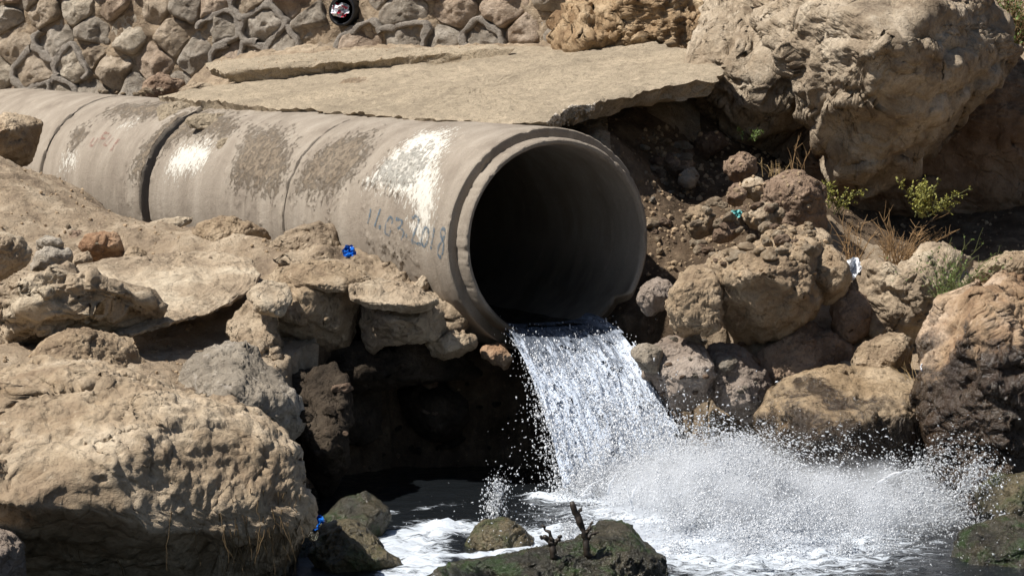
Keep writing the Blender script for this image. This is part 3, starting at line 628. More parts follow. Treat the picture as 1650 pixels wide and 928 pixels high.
bk.add(c8, [[0, 1, 3, 2], [4, 6, 7, 5], [0, 4, 5, 1], [2, 3, 7, 6], [0, 2, 6, 4], [1, 5, 7, 3]]); link('wall_core', bk.build('wall_core', DIRT, False), wall)
# black plastic drain with litter inside
th = np.linspace(0, 2*math.pi, 40, endpoint=False); V = []
for r, d in ((0.118, -0.5), (0.118, 0.06), (0.124, 0.066), (0.142, 0.066), (0.146, 0.06), (0.146, -0.5)):
    V.append(wpt(HOLE[0]+r*np.cos(th), HOLE[1]+r*np.sin(th), np.full(40, d)))
link('drain_pipe', make_mesh('drain_pipe', np.vstack(V), grid_faces(6, 40, True), BLACKP), wall)

# ------------------------------------------------------------------ crumpled litter
def crumple(name, px, py, Z, w, h, mat, label, cat, seed, pt=None, mat2=None):
    ng = 18; off = seed*3.3; U, T = np.meshgrid(np.linspace(-1, 1, ng), np.linspace(-1, 1, ng), indexing='ij'); u, t = U.ravel(), T.ravel(); a = np.arctan2(t, u); rd = np.maximum(np.abs(u), np.abs(t))
    k = rd*(0.75+0.14*fbm(np.stack([np.cos(a)*1.3, np.sin(a)*1.3, a*0+off], 1), 3)); q = np.stack([u, t, u*0+off], 1)
    V = np.stack([k*np.cos(a)*w*0.6, 0.32*w*(ridged(q*0.9, 3)-0.5)+0.10*w*t, k*np.sin(a)*h*0.6], 1)+0.06*w*np.stack([fbm(q*2+m_*7, 2) for m_ in range(3)], 1); F = grid_faces(ng, ng)
    b = V[:, 2].min(); V[:, 2] -= b; me = make_mesh(name, V, F, mat, False)
    if mat2 is not None:
        me.materials.append(mat2); cen = V[F].mean(1)/max(w, h); me.polygons.foreach_set('material_index', (fbm(cen*5+off, 2) > 0.3).astype(np.int32))
    if pt is None: pt = surf(px, py+0.35*h*FPX/Z)[0]+np.array([0, 0.0, -b])
    c = pt+np.array([0, 0, b]); return link(name, me, None, c, label, cat)
hw = W0+wpt(np.array(HOLE[0]), np.array(HOLE[1]), -0.02)
crumple('litter', 0, 0, 0, 0.20, 0.16, BAGW, 'white, red and blue litter stuffed inside the black drain in the stone wall', 'litter', 3, hw+WN*0.085+np.array([-0.02, 0, 0.01]), BAGR)

# ------------------------------------------------------------------ boulders on the left ledge
big = rock('boulder', [(-110, 650), (0, 602), (60, 592), (140, 597), (220, 614), (300, 640), (380, 664), (432, 690), (470, 732), (489, 790), (484, 850), (460, 905), (445, 985), (200, 1020), (-110, 1020)], 19.0, STREAM,
     'huge tan boulder with a sunlit top and dark rooty undercut face', 'boulder', depth=0.7, crest=0.12, top=1.6, under=2.2, box=0.5, amp=0.12, seed=12, facets=2, chisel=0.03, pitted=0.7, rugged=0.35, ridge=0.6, plates=0.7)
rock('boulder', [(-60, 690), (15, 692), (45, 722), (62, 780), (64, 830), (45, 870), (-60, 890)], 18.5, STREAM, 'brown shaded rock bulging in front of the huge boulder at the picture edge', 'boulder', depth=0.25, seed=5, amp=0.2, top=0.5, under=0.1)
rock('rock', [(-50, 850), (0, 856), (26, 884), (36, 930), (32, 975), (-50, 975)], 18.2, PINK, 'small smooth rock in the bottom corner below the huge boulder', depth=0.18, seed=8, amp=0.12)
rock('boulder', [(285, 612), (298, 582), (340, 566), (383, 559), (410, 588), (440, 622), (488, 680), (480, 694), (448, 702), (400, 740), (320, 700)], 21.55, GREY, 'angular grey boulder wedged behind the huge tan one', 'boulder', depth=0.34, crest=-0.1, top=1.3, under=0.4, seed=21, facets=13, amp=0.10)
rock('boulder', [(42, 585), (80, 547), (130, 535), (160, 537), (195, 555), (225, 580), (241, 602), (236, 622), (200, 648), (120, 648), (60, 628)], 21.9, TAN, 'rounded tan rock below the long overhanging block', 'boulder', depth=0.32, crest=0.0, top=0.7, seed=24, facets=10, amp=0.14)
rock('rock_block', [(-60, 478), (0, 462), (60, 447), (110, 444), (180, 458), (235, 468), (264, 474), (252, 500), (234, 528), (180, 541), (120, 532), (75, 537), (30, 557), (-60, 550)], 22.35, TAN2, 'long pale block with a dark broken front above the rounded tan rock', 'rock', depth=0.32, crest=0.45, top=2.0, under=0.7, box=0.45, seed=27, amp=0.11, facets=8, pitted=0.6, rugged=1.2)
rock('flat_rock', [(108, 432), (160, 416), (240, 411), (330, 408), (392, 418), (413, 444), (409, 462), (380, 486), (345, 506), (300, 516), (240, 537), (212, 533), (205, 500), (150, 460)], 23.4, TAN2, 'flat thin sheet of tan rock with a ragged overhanging edge', 'rock', depth=0.06, crest=-1.2, top=3.2, under=0.0, box=0.5, seed=30, amp=0.02, ridge=0.7, facets=0, chisel=0.0)
rock('stone', [(58, 394), (68, 382), (90, 382), (101, 392), (98, 405), (62, 405)], 24.35, GREY, 'small stone balanced on a larger grey stone', 'stone', seed=33, facets=10, depth=0.09)
rock('stone', [(48, 420), (56, 404), (95, 400), (112, 408), (115, 430), (100, 442), (72, 447), (52, 438)], 24.25, GREY, 'grey stone carrying a smaller stone on top', 'stone', seed=34, facets=11, depth=0.13)
rock('rock', [(-60, 376), (0, 379), (30, 387), (47, 402), (44, 420), (22, 441), (0, 449), (-60, 449)], 23.9, TAN2, 'tan rock cut by the picture edge beside the stacked stones', seed=35, facets=9, depth=0.2)
rock('stone', [(136, 402), (145, 383), (165, 371), (178, 377), (192, 395), (199, 414), (190, 422), (160, 426), (140, 420)], 24.8, RED, 'reddish knobbly stone on the ledge', 'stone', seed=36, facets=9, amp=0.25, depth=0.14)
rock('stone', [(96, 390), (105, 375), (125, 372), (139, 386), (130, 398), (105, 400)], 25.4, BRN, 'small brown stone behind the reddish stone', 'stone', seed=37, facets=10, depth=0.1)
rock('stone', [(112, 430), (122, 412), (140, 404), (148, 420), (132, 430)], 24.6, TAN2, 'small pale wedge leaning on the reddish stone', 'stone', seed=38, facets=9, depth=0.07)
rock('stone', [(198, 405), (215, 398), (235, 405), (230, 418), (205, 418)], 24.7, TAN, 'crumbly low stone right beside the reddish stone', 'stone', seed=39, depth=0.08)
rock('flat_rock', [(185, 384), (215, 367), (260, 356), (300, 352), (306, 368), (262, 380), (232, 386), (200, 393)], 26.0, TAN2, 'long slanting pale rock near the wide gap in the pipe', 'rock', seed=40, depth=0.09, facets=8, crest=-0.2, top=1.2)
rock('rock', [(310, 395), (325, 372), (345, 358), (378, 351), (392, 362), (420, 371), (434, 385), (425, 402), (395, 410), (330, 412)], 25.1, TAN, 'low split tan rock on the earth beside the pipe', seed=41, facets=10, depth=0.2, crest=0.2, top=1.1)
rock('rock', [(425, 408), (445, 391), (480, 379), (540, 366), (550, 380), (547, 400), (520, 408), (490, 412), (470, 430), (440, 424)], 24.6, TAN2, 'sloping tan rock next to the blue plastic scrap', seed=42, facets=9, depth=0.22, crest=0.1, top=1.3)
rock('boulder', [(428, 462), (470, 428), (512, 418), (548, 440), (568, 480), (576, 525), (566, 560), (510, 580), (470, 580), (438, 552), (428, 505)], 23.05, TAN, 'dark faceted boulder set in the ledge above the cave', 'boulder', depth=0.30, crest=0.25, top=2.0, under=0.7, box=0.45, seed=43, facets=14, amp=0.12, rugged=0.5)
rock('earth_clod', [(370, 505), (398, 480), (426, 496), (445, 540), (462, 590), (452, 640), (420, 615), (392, 565), (374, 532)], 22.75, DIRT, 'crumbly clod of earth hanging at the ledge corner', 'earth clod', depth=0.2, seed=44, amp=0.25, pitted=1.2, rugged=0.9)
rock('earth_ledge', [(430, 425), (500, 400), (560, 405), (610, 425), (660, 450), (700, 482), (722, 515), (765, 545), (768, 562), (700, 566), (640, 545), (570, 530), (500, 470)], 23.55, DIRT, 'sloping shelf of packed earth along the foot of the pipe mouth', 'earth', depth=0.22, crest=-0.6, top=2.0, under=0.2, seed=45, amp=0.10, pitted=1.0, rugged=0.9)
rock('rock_block', [(574, 488), (620, 478), (690, 486), (716, 512), (722, 540), (690, 552), (650, 548), (606, 566), (584, 548)], 22.95, TAN2, 'tan block jutting out over the cave mouth', 'rock', depth=0.20, crest=0.15, top=2.2, under=0.6, box=0.42, seed=46, facets=11, amp=0.12, rugged=0.6)
for k, (poly, Z, lb) in enumerate([([(452, 438), (500, 420), (560, 428), (600, 446), (585, 470), (530, 466), (480, 462)], 23.0, 'thin tilted plate of rock on the ledge above the dark faceted boulder'),
                                   ([(560, 462), (610, 446), (668, 462), (706, 490), (690, 506), (630, 496), (575, 492)], 22.85, 'flat cracked plate of earth and rock beside the pipe mouth'),
                                   ([(395, 470), (420, 452), (452, 458), (470, 486), (452, 510), (415, 502)], 22.7, 'small tilted plate of rock at the ledge corner')]):
    rock('flat_rock', poly, Z, TAN2 if k else TAN, lb, 'rock', depth=0.07, crest=-0.5, top=1.7, under=0.2, box=0.45, seed=160+k, amp=0.08, facets=6)
rock('rock', [(690, 548), (720, 536), (762, 542), (770, 560), (745, 572), (700, 574)], 23.05, TAN, 'small rock tucked under the broken lip of the pipe', seed=47, depth=0.15, facets=9)
rock('rock_block', [(440, 600), (520, 562), (600, 558), (700, 566), (775, 562), (778, 585), (720, 605), (640, 612), (560, 625), (500, 650), (455, 655)], 23.4, SHADE_ROCK, 'long shaded rock forming the roof of the cave', 'rock', depth=0.42, crest=0.2, top=0.6, under=0.9, seed=48, amp=0.16)
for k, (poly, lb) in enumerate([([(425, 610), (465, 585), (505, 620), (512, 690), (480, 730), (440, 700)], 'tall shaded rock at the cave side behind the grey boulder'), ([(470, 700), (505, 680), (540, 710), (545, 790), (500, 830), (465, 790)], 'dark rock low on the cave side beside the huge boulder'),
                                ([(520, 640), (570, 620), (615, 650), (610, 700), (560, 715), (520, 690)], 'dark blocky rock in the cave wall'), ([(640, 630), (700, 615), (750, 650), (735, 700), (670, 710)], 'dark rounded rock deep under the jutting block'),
                                ([(488, 610), (530, 585), (562, 640), (558, 750), (522, 810), (490, 720)], 'tall shade-darkened rock standing at the corner of the cave')]):
    rock('cave_rock', poly, 22.7+0.35*k if k < 4 else 22.35, SHADE_ROCK, lb, 'rock', seed=140+k, depth=0.25)
rock('rock', [(775, 560), (800, 555), (825, 575), (820, 592), (795, 592), (780, 580)], 23.2, RED, 'small mossy brown rock below the broken pipe lip', seed=49, depth=0.1, facets=9)
rock('stone', [(667, 463), (682, 444), (693, 451), (692, 472), (678, 478)], 23.45, TAN2, 'pale wedge of stone standing against the pipe', 'stone', seed=50, depth=0.05, facets=8)
rock('rock', [(-60, 193), (0, 188), (40, 189), (69, 196), (62, 216), (46, 236), (36, 262), (15, 273), (-60, 272)], 28.6, TAN, 'crusty tan rock against the far pipe section', seed=51, depth=0.4, amp=0.22, crest=0.5, pitted=1.0)
rock('rock', [(-60, 274), (10, 272), (30, 284), (33, 303), (15, 317), (-60, 320)], 28.4, BRN, 'shaded brown rock under the crusty tan rock', seed=52, depth=0.3, amp=0.2)
rock('stone', [(10, 336), (30, 323), (47, 333), (45, 342), (15, 343)], 28.2, TAN, 'small stone on the bare earth below the far pipe section', 'stone', seed=53, depth=0.07)
rock('stone', [(225, 135), (240, 122), (268, 122), (292, 132), (288, 152), (240, 156)], 31.0, BRN, 'rough dark lump at the foot of the stone wall', 'stone', seed=54, depth=0.15, amp=0.3, pitted=1)
rock('stone', [(285, 150), (300, 140), (340, 134), (345, 142), (320, 152)], 30.4, TAN2, 'flat pale stone beside the pointed slab at the wall foot', 'stone', seed=55, depth=0.08)

# ------------------------------------------------------------------ cliff and boulders right of the pipe
rock('rock_outcrop', [(880, 100), (905, 60), (930, 10), (945, -80), (960, -240), (1230, -260), (1290, 0), (1300, 120), (1250, 200), (1180, 190), (1120, 115), (1000, 105)], 29.7, TUFA, 'knobbly orange tufa outcrop behind the slab, beside the stone wall', 'cliff', depth=0.7, crest=-0.9, top=1.2, under=0.1, seed=61, amp=0.10, ridge=1.3, pitted=1.2, strata=0.5, sdir=(1.0, 0.2, 0.15), freq=1.4, facets=3, rugged=1.3)
rock('rock_outcrop', [(1105, 105), (1140, 40), (1190, -90), (1330, -60), (1330, 120), (1290, 180), (1255, 225), (1225, 250), (1195, 235), (1165, 190), (1140, 150)], 26.4, CLIFF, 'weathered buttress of rock between the slab and the overhanging cliff', 'cliff', depth=0.5, crest=-0.4, top=1.5, under=0.6, seed=62, amp=0.14, ridge=0.8, pitted=0.4, freq=1.3, rugged=0.7)
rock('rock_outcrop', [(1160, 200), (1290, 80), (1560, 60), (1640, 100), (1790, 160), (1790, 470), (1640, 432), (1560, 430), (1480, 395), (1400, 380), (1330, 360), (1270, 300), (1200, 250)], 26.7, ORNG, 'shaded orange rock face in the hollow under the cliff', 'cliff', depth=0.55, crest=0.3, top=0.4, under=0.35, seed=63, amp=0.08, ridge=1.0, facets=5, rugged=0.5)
rock('cliff', [(1262, 140), (1225, 20), (1210, -180), (1480, -210), (1515, -70), (1560, 15), (1612, 85), (1645, 140), (1615, 165), (1575, 175), (1555, 215), (1520, 250), (1470, 262), (1440, 278), (1400, 262), (1370, 300), (1325, 292), (1312, 235), (1296, 205), (1300, 160)], 25.7, CLIFF, 'massive sunlit overhanging cliff with wavy weathered ledges', 'cliff', depth=0.8, crest=-0.42, top=1.9, under=0.9, box=0.55, seed=64, amp=0.09, ridge=0.7, strata=0.8, sdir=(-0.35, 0.3, 1.0), pitted=0.3, freq=1.2, rugged=0.55, facets=5)
rock('boulder', [(1228, 335), (1236, 300), (1255, 275), (1275, 266), (1302, 285), (1320, 320), (1330, 365), (1320, 385), (1280, 380), (1240, 362)], 24.35, BRN, 'brown boulder at the top of the rubble heap', 'boulder', depth=0.25, crest=-0.1, top=0.9, seed=65, amp=0.18, facets=9, pitted=0.8)
rock('boulder', [(1128, 442), (1160, 422), (1230, 405), (1290, 372), (1328, 368), (1343, 400), (1333, 432), (1322, 470), (1302, 512), (1266, 538), (1225, 570), (1194, 556), (1168, 520), (1148, 478)], 23.05, TAN, 'large tan boulder carrying loose rubble, dark hollow in its front', 'boulder', depth=0.42, crest=0.30, top=1.1, under=0.42, seed=66, amp=0.16, facets=10, rugged=0.6, pitted=0.6)
rock('boulder', [(1305, 402), (1340, 398), (1363, 424), (1369, 450), (1352, 482), (1325, 496), (1310, 462)], 23.1, TAN, 'rounded lobe of rock on the side of the large rubble boulder', 'boulder', depth=0.2, seed=67, facets=8)
rock('boulder', [(1085, 470), (1100, 443), (1116, 429), (1142, 440), (1156, 460), (1162, 496), (1152, 526), (1130, 544), (1100, 542), (1083, 520)], 22.85, TAN, 'lumpy upright tan rock beside the pipe mouth', 'boulder', depth=0.22, crest=0.1, seed=68, facets=10, amp=0.2, rugged=0.6)
rock('rock', [(1028, 492), (1040, 461), (1065, 446), (1085, 459), (1089, 480), (1070, 502), (1045, 510)], 23.3, PINK, 'smooth pinkish stone touching the rim of the pipe', seed=69, facets=8, amp=0.1, depth=0.14)
rock('stone', [(1018, 562), (1038, 554), (1062, 564), (1067, 590), (1050, 602), (1028, 594)], 22.85, GREY, 'small pale grey stone just outside the waterfall', 'stone', seed=70, facets=8, amp=0.1, depth=0.1)
rock('boulder', [(1035, 590), (1062, 556), (1082, 543), (1120, 550), (1140, 575), (1151, 606), (1135, 642), (1105, 662), (1080, 664), (1055, 630)], 22.9, PINK, 'pinkish grey boulder next to the falling water', 'boulder', depth=0.26, seed=71, facets=10, amp=0.1)
rock('boulder', [(1133, 575), (1150, 553), (1186, 546), (1212, 565), (1227, 600), (1245, 640), (1237, 672), (1210, 688), (1178, 674), (1148, 642)], 22.95, PINK, 'dark grey boulder half in shade behind the spray', 'boulder', depth=0.24, crest=0.3, seed=72, facets=10, amp=0.1)
rock('boulder', [(1222, 575), (1260, 540), (1312, 526), (1362, 545), (1388, 580), (1384, 612), (1330, 625), (1280, 640), (1238, 630)], 23.15, BRN, 'shaded brown boulder under the large rubble boulder', 'boulder', depth=0.25, crest=0.4, seed=73, facets=9)
rock('rock', [(1372, 582), (1395, 558), (1425, 541), (1452, 545), (1477, 575), (1480, 598), (1450, 612), (1400, 612)], 22.7, TAN, 'small sunlit rock above the wet tan boulder', seed=74, facets=10, depth=0.18, amp=0.2)
rock('boulder', [(1368, 460), (1398, 430), (1425, 424), (1452, 440), (1482, 426), (1506, 404), (1532, 400), (1557, 415), (1568, 450), (1562, 484), (1532, 505), (1522, 535), (1492, 564), (1470, 570), (1438, 545), (1418, 535), (1405, 505), (1383, 485)], 23.3, TAN2, 'pale double-humped boulder with green weed growing over it', 'boulder', depth=0.40, crest=-0.1, top=1.0, under=0.5, seed=75, facets=9, amp=0.14, rugged=0.8)
rock('rock', [(1338, 505), (1366, 465), (1398, 488), (1413, 530), (1392, 552), (1360, 550), (1340, 530)], 23.25, BRN, 'shaded rock between the large rubble boulder and the pale boulder', seed=76, facets=9, depth=0.18)
rock('boulder', [(1565, 458), (1590, 430), (1618, 414), (1700, 405), (1720, 490), (1600, 485)], 24.0, TAN, 'low tan boulder under the cliff beside the green weed', 'boulder', depth=0.35, seed=77, facets=9)
rock('boulder', [(1486, 610), (1504, 560), (1530, 520), (1560, 490), (1600, 474), (1650, 460), (1750, 450), (1780, 700), (1750, 880), (1640, 860), (1570, 820), (1530, 760), (1505, 705), (1488, 650)], 21.9, WETB, 'big orange boulder with a dark wet glistening front', 'boulder', depth=0.55, crest=0.30, top=1.1, under=0.35, seed=78, amp=0.15, ridge=1.2, pitted=1.3, facets=8)
rock('boulder', [(1212, 698), (1236, 664), (1270, 630), (1320, 610), (1390, 603), (1450, 606), (1492, 615), (1513, 645), (1525, 720), (1510, 860), (1400, 870), (1290, 860), (1262, 735), (1228, 704)], 22.15, WETT, 'wet golden tan boulder struck by the splash', 'boulder', depth=0.40, crest=0.35, top=1.5, under=0.4, seed=79, amp=0.10, facets=9)
rock('rock', [(1580, 812), (1618, 779), (1700, 765), (1720, 880), (1640, 880), (1595, 850)], 20.9, MOSSY, 'wet brown rock at the picture edge beyond the spray', seed=80, depth=0.25, amp=0.2)
rock('rock', [(1510, 930), (1555, 872), (1620, 848), (1720, 845), (1720, 1000), (1520, 1000)], 19.9, WETD, 'black wet mossy rock in the bottom corner by the spray', seed=81, depth=0.3, amp=0.2)
for k, (poly, Z, mt, lb) in enumerate([
    ([(1168, 276), (1175, 258), (1195, 249), (1218, 251), (1223, 275), (1205, 292), (1180, 292)], 24.95, BRN, 'pitted brown stone leaning on the brown boulder'),
    ([(1193, 312), (1199, 292), (1220, 286), (1236, 298), (1233, 316), (1214, 322)], 24.45, TAN2, 'round pale stone below the pitted brown stone'),
    ([(1170, 322), (1178, 303), (1196, 296), (1203, 312), (1196, 332), (1178, 332)], 24.4, BRN, 'half-lit brown stone beside the round pale stone'),
    ([(1095, 291), (1104, 275), (1118, 271), (1127, 285), (1118, 302), (1102, 301)], 25.25, GREY, 'shaded grey egg-shaped stone on the soil bank'),
    ([(1113, 236), (1130, 217), (1156, 214), (1172, 230), (1160, 251), (1135, 258), (1119, 250)], 25.85, BRN, 'brown stone in deep shade under the slab edge'),
    ([(1064, 268), (1082, 252), (1105, 250), (1122, 262), (1108, 275), (1078, 284)], 25.45, BRN, 'flat brown stone on the soil bank under the slab'),
    ([(1105, 360), (1118, 338), (1140, 336), (1150, 360), (1140, 385), (1112, 382)], 23.9, TAN, 'tall sunlit stone at the edge of the rubble heap'),
    ([(1200, 352), (1222, 330), (1255, 332), (1262, 352), (1240, 372), (1210, 370)], 23.9, TAN2, 'pale slanted stone in the rubble heap below the teal scrap'),
    ([(1228, 392), (1238, 372), (1268, 362), (1295, 372), (1292, 398), (1255, 408)], 23.6, TAN, 'largest loose stone lying on the rubble boulder'),
    ([(1150, 372), (1165, 352), (1190, 356), (1196, 376), (1176, 390), (1154, 388)], 23.8, BRN, 'brown blocky stone in the middle of the rubble heap')]):
    rock('stone', poly, Z, mt, lb, 'stone', seed=90+k, facets=10, depth=0.11, amp=0.16)

# ------------------------------------------------------------------ rocks in the pool
rock('rock', [(512, 872), (530, 850), (560, 841), (590, 853), (612, 885), (640, 900), (652, 915), (630, 950), (540, 955), (512, 920)], 19.7, MOSSY, 'mossy brown rock at the edge of the white current', depth=0.22, seed=110, amp=0.2, facets=9, pitted=1)
rock('rock', [(528, 832), (558, 804), (600, 803), (622, 830), (618, 868), (570, 880), (530, 860)], 20.9, WETD, 'black rock in shade behind the mossy brown rock', depth=0.2, seed=111)
rock('rock', [(462, 850), (495, 828), (520, 848), (528, 900), (505, 960), (455, 960)], 20.2, WETD, 'black rock between the huge boulder and the mossy rock', depth=0.2, seed=112)
rock('rock', [(752, 880), (775, 850), (805, 839), (840, 847), (862, 866), (850, 900), (800, 912), (762, 905)], 20.5, MOSSY, 'small wet orange-brown rock parting the white current', depth=0.2, seed=113, amp=0.15)
rock('boulder', [(680, 940), (740, 916), (820, 904), (880, 894), (935, 880), (985, 852), (1012, 858), (1042, 886), (1062, 920), (1070, 980), (690, 980)], 19.2, WETD, 'black wet boulder with green moss in front of the waterfall', 'boulder', depth=0.5, crest=-0.3, top=1.0, seed=114, amp=0.05, pitted=1, chisel=0.0, facets=4)
def stub(name, paths, Z, label):
    bpy.context.view_layer.update(); hit, loc, *_ = SC.ray_cast(bpy.context.evaluated_depsgraph_get(), Vector(CAM), Vector(ray(*paths[0][0][:2])).normalized())
    Z = (np.array(loc)-CAM)@FWD+0.01
    o = P(paths[0][0][0], paths[0][0][1], Z); mb = MB()
    for path in paths:
        pts = []; rad = []
        for x, y, r in path: pts.append(P(x, y, Z)-o); rad.append(r*Z/FPX)
        pts = np.array(pts); n = 14; t = np.linspace(0, len(pts)-1, n); q = np.stack([np.interp(t, range(len(pts)), pts[:, k]) for k in range(3)], 1)
        r = np.interp(t, range(len(pts)), rad); rr_ = np.random.RandomState(len(mb.v)+3); q += rr_.normal(size=q.shape)*0.004; r = 0.72*r*(1+0.14*rr_.normal(size=n)).clip(0.6, 1.4)
        V, F = tube(q, r, 8); mb.add(V, F)
    link(name, mb.build(name, WOODM), None, o, label, 'driftwood')
stub('driftwood', [[(948, 898, 10), (943, 865, 8), (934, 838, 7.5), (921, 808, 5.5)], [(941, 862, 5), (950, 852, 4), (955, 840, 2)], [(944, 870, 5), (956, 858, 3.5), (964, 856, 1.5)], [(930, 828, 4), (938, 818, 2)]], 19.45, 'taller dark forked stub of driftwood on the black wet boulder')
stub('driftwood', [[(894, 900, 10), (889, 876, 8), (878, 864, 5), (870, 864, 2)], [(891, 878, 6), (886, 858, 4), (874, 846, 2.5)], [(893, 876, 5), (903, 862, 4)]], 19.4, 'shorter dark branched stub of driftwood on the black wet boulder')

# ------------------------------------------------------------------ loose stones and gravel
protos = []
for k in range(10):
    S, F = ico(4); V = S*np.array([1, 0.8+0.05*k, 0.55+0.04*(k % 4)]); V = sculpt(V*0.5, F, 0.20, 1.0, 200+k, facets=14, rugged=1.0); V[:, 2] -= V[:, 2].min()*0.7
    protos.append([make_mesh('stone', V, F, m_) for m_ in (TAN, TAN2, BRN, GREY, SHADE_ROCK)])
rs = random.Random(5)
bpy.context.view_layer.update(); DG = bpy.context.evaluated_depsgraph_get()
def surf(x, y):
    hit, loc, nor, _, ob, _ = SC.ray_cast(DG, Vector(CAM), Vector(ray(x, y)).normalized()); return (np.array(loc), nor, ob) if hit else (None, None, None)
def scatter(n, region, smin, smax, label, group, mats, up=-2):
    xs = [q[0] for q in region]; ys = [q[1] for q in region]; k = 0; tries = 0
    while k < n and tries < n*20:
        tries += 1; x, y = rs.uniform(min(xs), max(xs)), rs.uniform(min(ys), max(ys))
        if seg_dist(np.array([[x, y]]), region)[0] < 0: continue
        q, nor, ob = surf(x, y)
        if q is None or nor.z < up or ob.name.startswith(('barrel', 'concrete')): continue
        o = link('stone', protos[rs.randrange(10)][rs.choice(mats)], None, q-np.array([0, 0, 0.01])-0.01*np.array(nor), label, 'stone', group)
        s = smin*(smax/smin)**(rs.random()**1.6); o.scale = (s, s*rs.uniform(0.7, 1), s*rs.uniform(0.6, 1)); o.rotation_euler = (rs.uniform(-0.4, 0.4), rs.uniform(-0.4, 0.4), rs.uniform(0, 6.28)); k += 1
scatter(90, [(1100, 425), (1105, 345), (1170, 325), (1240, 335), (1320, 375), (1330, 400), (1240, 415), (1130, 440)], 0.06, 0.17, 'loose stone among the sunlit rubble heap beside the pipe mouth', 'loose stones on the rubble heap', [0, 1, 1, 2], 0.25)
scatter(85, [(1050, 430), (1045, 300), (1020, 215), (1060, 205), (1130, 260), (1160, 330), (1110, 350), (1095, 430)], 0.03, 0.17, 'small stone stuck in the shaded soil bank beside the pipe', 'stones in the shaded soil bank', [2, 1, 3, 0])
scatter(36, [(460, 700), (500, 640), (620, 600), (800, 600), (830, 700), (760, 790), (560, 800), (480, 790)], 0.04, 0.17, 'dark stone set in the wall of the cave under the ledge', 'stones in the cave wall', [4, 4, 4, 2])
scatter(28, [(0, 350), (100, 350), (230, 385), (330, 400), (430, 420), (420, 440), (220, 430), (100, 395), (0, 372)], 0.02, 0.07, 'small stone on the dry earth beside the pipe', 'small stones on the dry ledge', [0, 1], 0.4)
scatter(18, [(1040, 520), (1090, 545), (1150, 540), (1230, 560), (1240, 640), (1060, 640)], 0.05, 0.14, 'stone wedged between the boulders beside the waterfall', 'stones between the boulders', [2, 3])
scatter(12, [(150, 140), (340, 145), (340, 158), (150, 156)], 0.05, 0.13, 'loose stone at the foot of the stone wall', 'stones at the wall foot', [0, 1])
def pebbles(name, pts, sizes, mat, label, seed):
    rr = np.random.RandomState(seed); S, F = ico(1); n = len(pts)
    sc = sizes[:, None]*rr.uniform(0.5, 1.0, (n, 3)); V = (S[None]*sc[:, None, :]*rr.uniform(0.8, 1.2, (n, len(S), 1)))
    a = rr.uniform(0, 6.28, n); c, s = np.cos(a)[:, None], np.sin(a)[:, None]; x, y = V[..., 0]*c-V[..., 1]*s, V[..., 0]*s+V[..., 1]*c
    V = np.stack([x, y, V[..., 2]], -1)+pts[:, None, :]; FF = (F[None]+np.arange(n)[:, None, None]*len(S)).reshape(-1, 3)
    return link(name, make_mesh(name, V.reshape(-1, 3), FF, mat, False), label=label, kind='stuff')
rr = np.random.RandomState(3); n = 5500; gx_, gy_ = rr.uniform(-4, 4, n), rr.uniform(21.5, 30, n); yb = np.interp(gx_, BX, BY); k = gy_ > yb-0.1
gx_, gy_ = gx_[k], gy_[k]; pebbles('gravel', np.stack([gx_, gy_, ground(gx_, gy_)+0.002], 1), 0.006*(4.0**rr.uniform(0, 1, len(gx_))**2), PEBB, 'fine tan gravel strewn over the bare earth', 4)
rb = []
for _ in range(900):
    q, nor, ob = surf(rr.uniform(1040, 1340), rr.uniform(205, 445))
    if q is not None and (ob.name == 'ground' or nor.z > 0.45) and not ob.name.startswith(('barrel', 'concrete', 'rock_outcrop', 'cliff')): rb.append(q)
pebbles('rubble', np.array(rb), 0.008*(4.5**rr.uniform(0, 1, len(rb))**1.5), PEBB, 'fine broken rubble on the bank beside the pipe mouth', 12)
# pale aggregate showing in the broken end of the apron slab
ap = []
bpy.context.view_layer.update(); DG = bpy.context.evaluated_depsgraph_get()
for _ in range(900):
    t = rr.uniform(0, 1); e = np.array([(880, 194), (905, 188), (920, 178), (925, 172), (965, 168), (1010, 156), (1040, 148), (1100, 138), (1155, 131)], float); i = min(int(t*8), 7); c = e[i]+(e[i+1]-e[i])*(t*8-i)
    q, nor, ob = surf(c[0]+rr.normal()*5, c[1]+rr.normal()*6)
    if q is not None and ob.name.startswith('concrete_slab') and nor.z > -0.1 and c[0] < 960: ap.append(q)
pebbles('exposed_aggregate', np.array(ap), rr.uniform(0.008, 0.022, len(ap)), PEBW, 'pale pebbles showing in the broken end of the apron slab', 9)
sp = []
for _ in range(900):
    q, nor, ob = surf(rr.uniform(260, 1160), rr.uniform(75, 200))
    if q is not None and ob.name.startswith('concrete_slab') and nor.z > 0.5: sp.append(q)
sp = np.array(sp); pebbles('grit', sp, rr.uniform(0.004, 0.012, len(sp)), PEBB, 'fine grit scattered over the concrete apron', 10)

bpy.context.view_layer.update(); DG = bpy.context.evaluated_depsgraph_get()
crumple('plastic_scrap', 562, 408, 24.35, 0.11, 0.10, BAGB, 'bright blue plastic scrap lying against the foot of the concrete pipe', 'plastic bag', 4)
crumple('plastic_bag', 506, 845, 21.3, 0.16, 0.11, BAGB, 'blue plastic bag in the shade beside the dark rocks in the pool', 'plastic bag', 5)
crumple('plastic_bag', 1376, 440, 23.15, 0.14, 0.17, BAGW, 'white translucent plastic bag caught between the pale boulders', 'plastic bag', 6)
crumple('plastic_scrap', 1187, 346, 24.0, 0.09, 0.06, BAGT, 'pale teal plastic scrap on the loose rubble', 'plastic scrap', 7)
crumple('plastic_scrap', 1487, 593, 22.2, 0.04, 0.06, BAGW, 'small red and white plastic scrap beside the big wet boulder', 'plastic scrap', 8, None, BAGR)

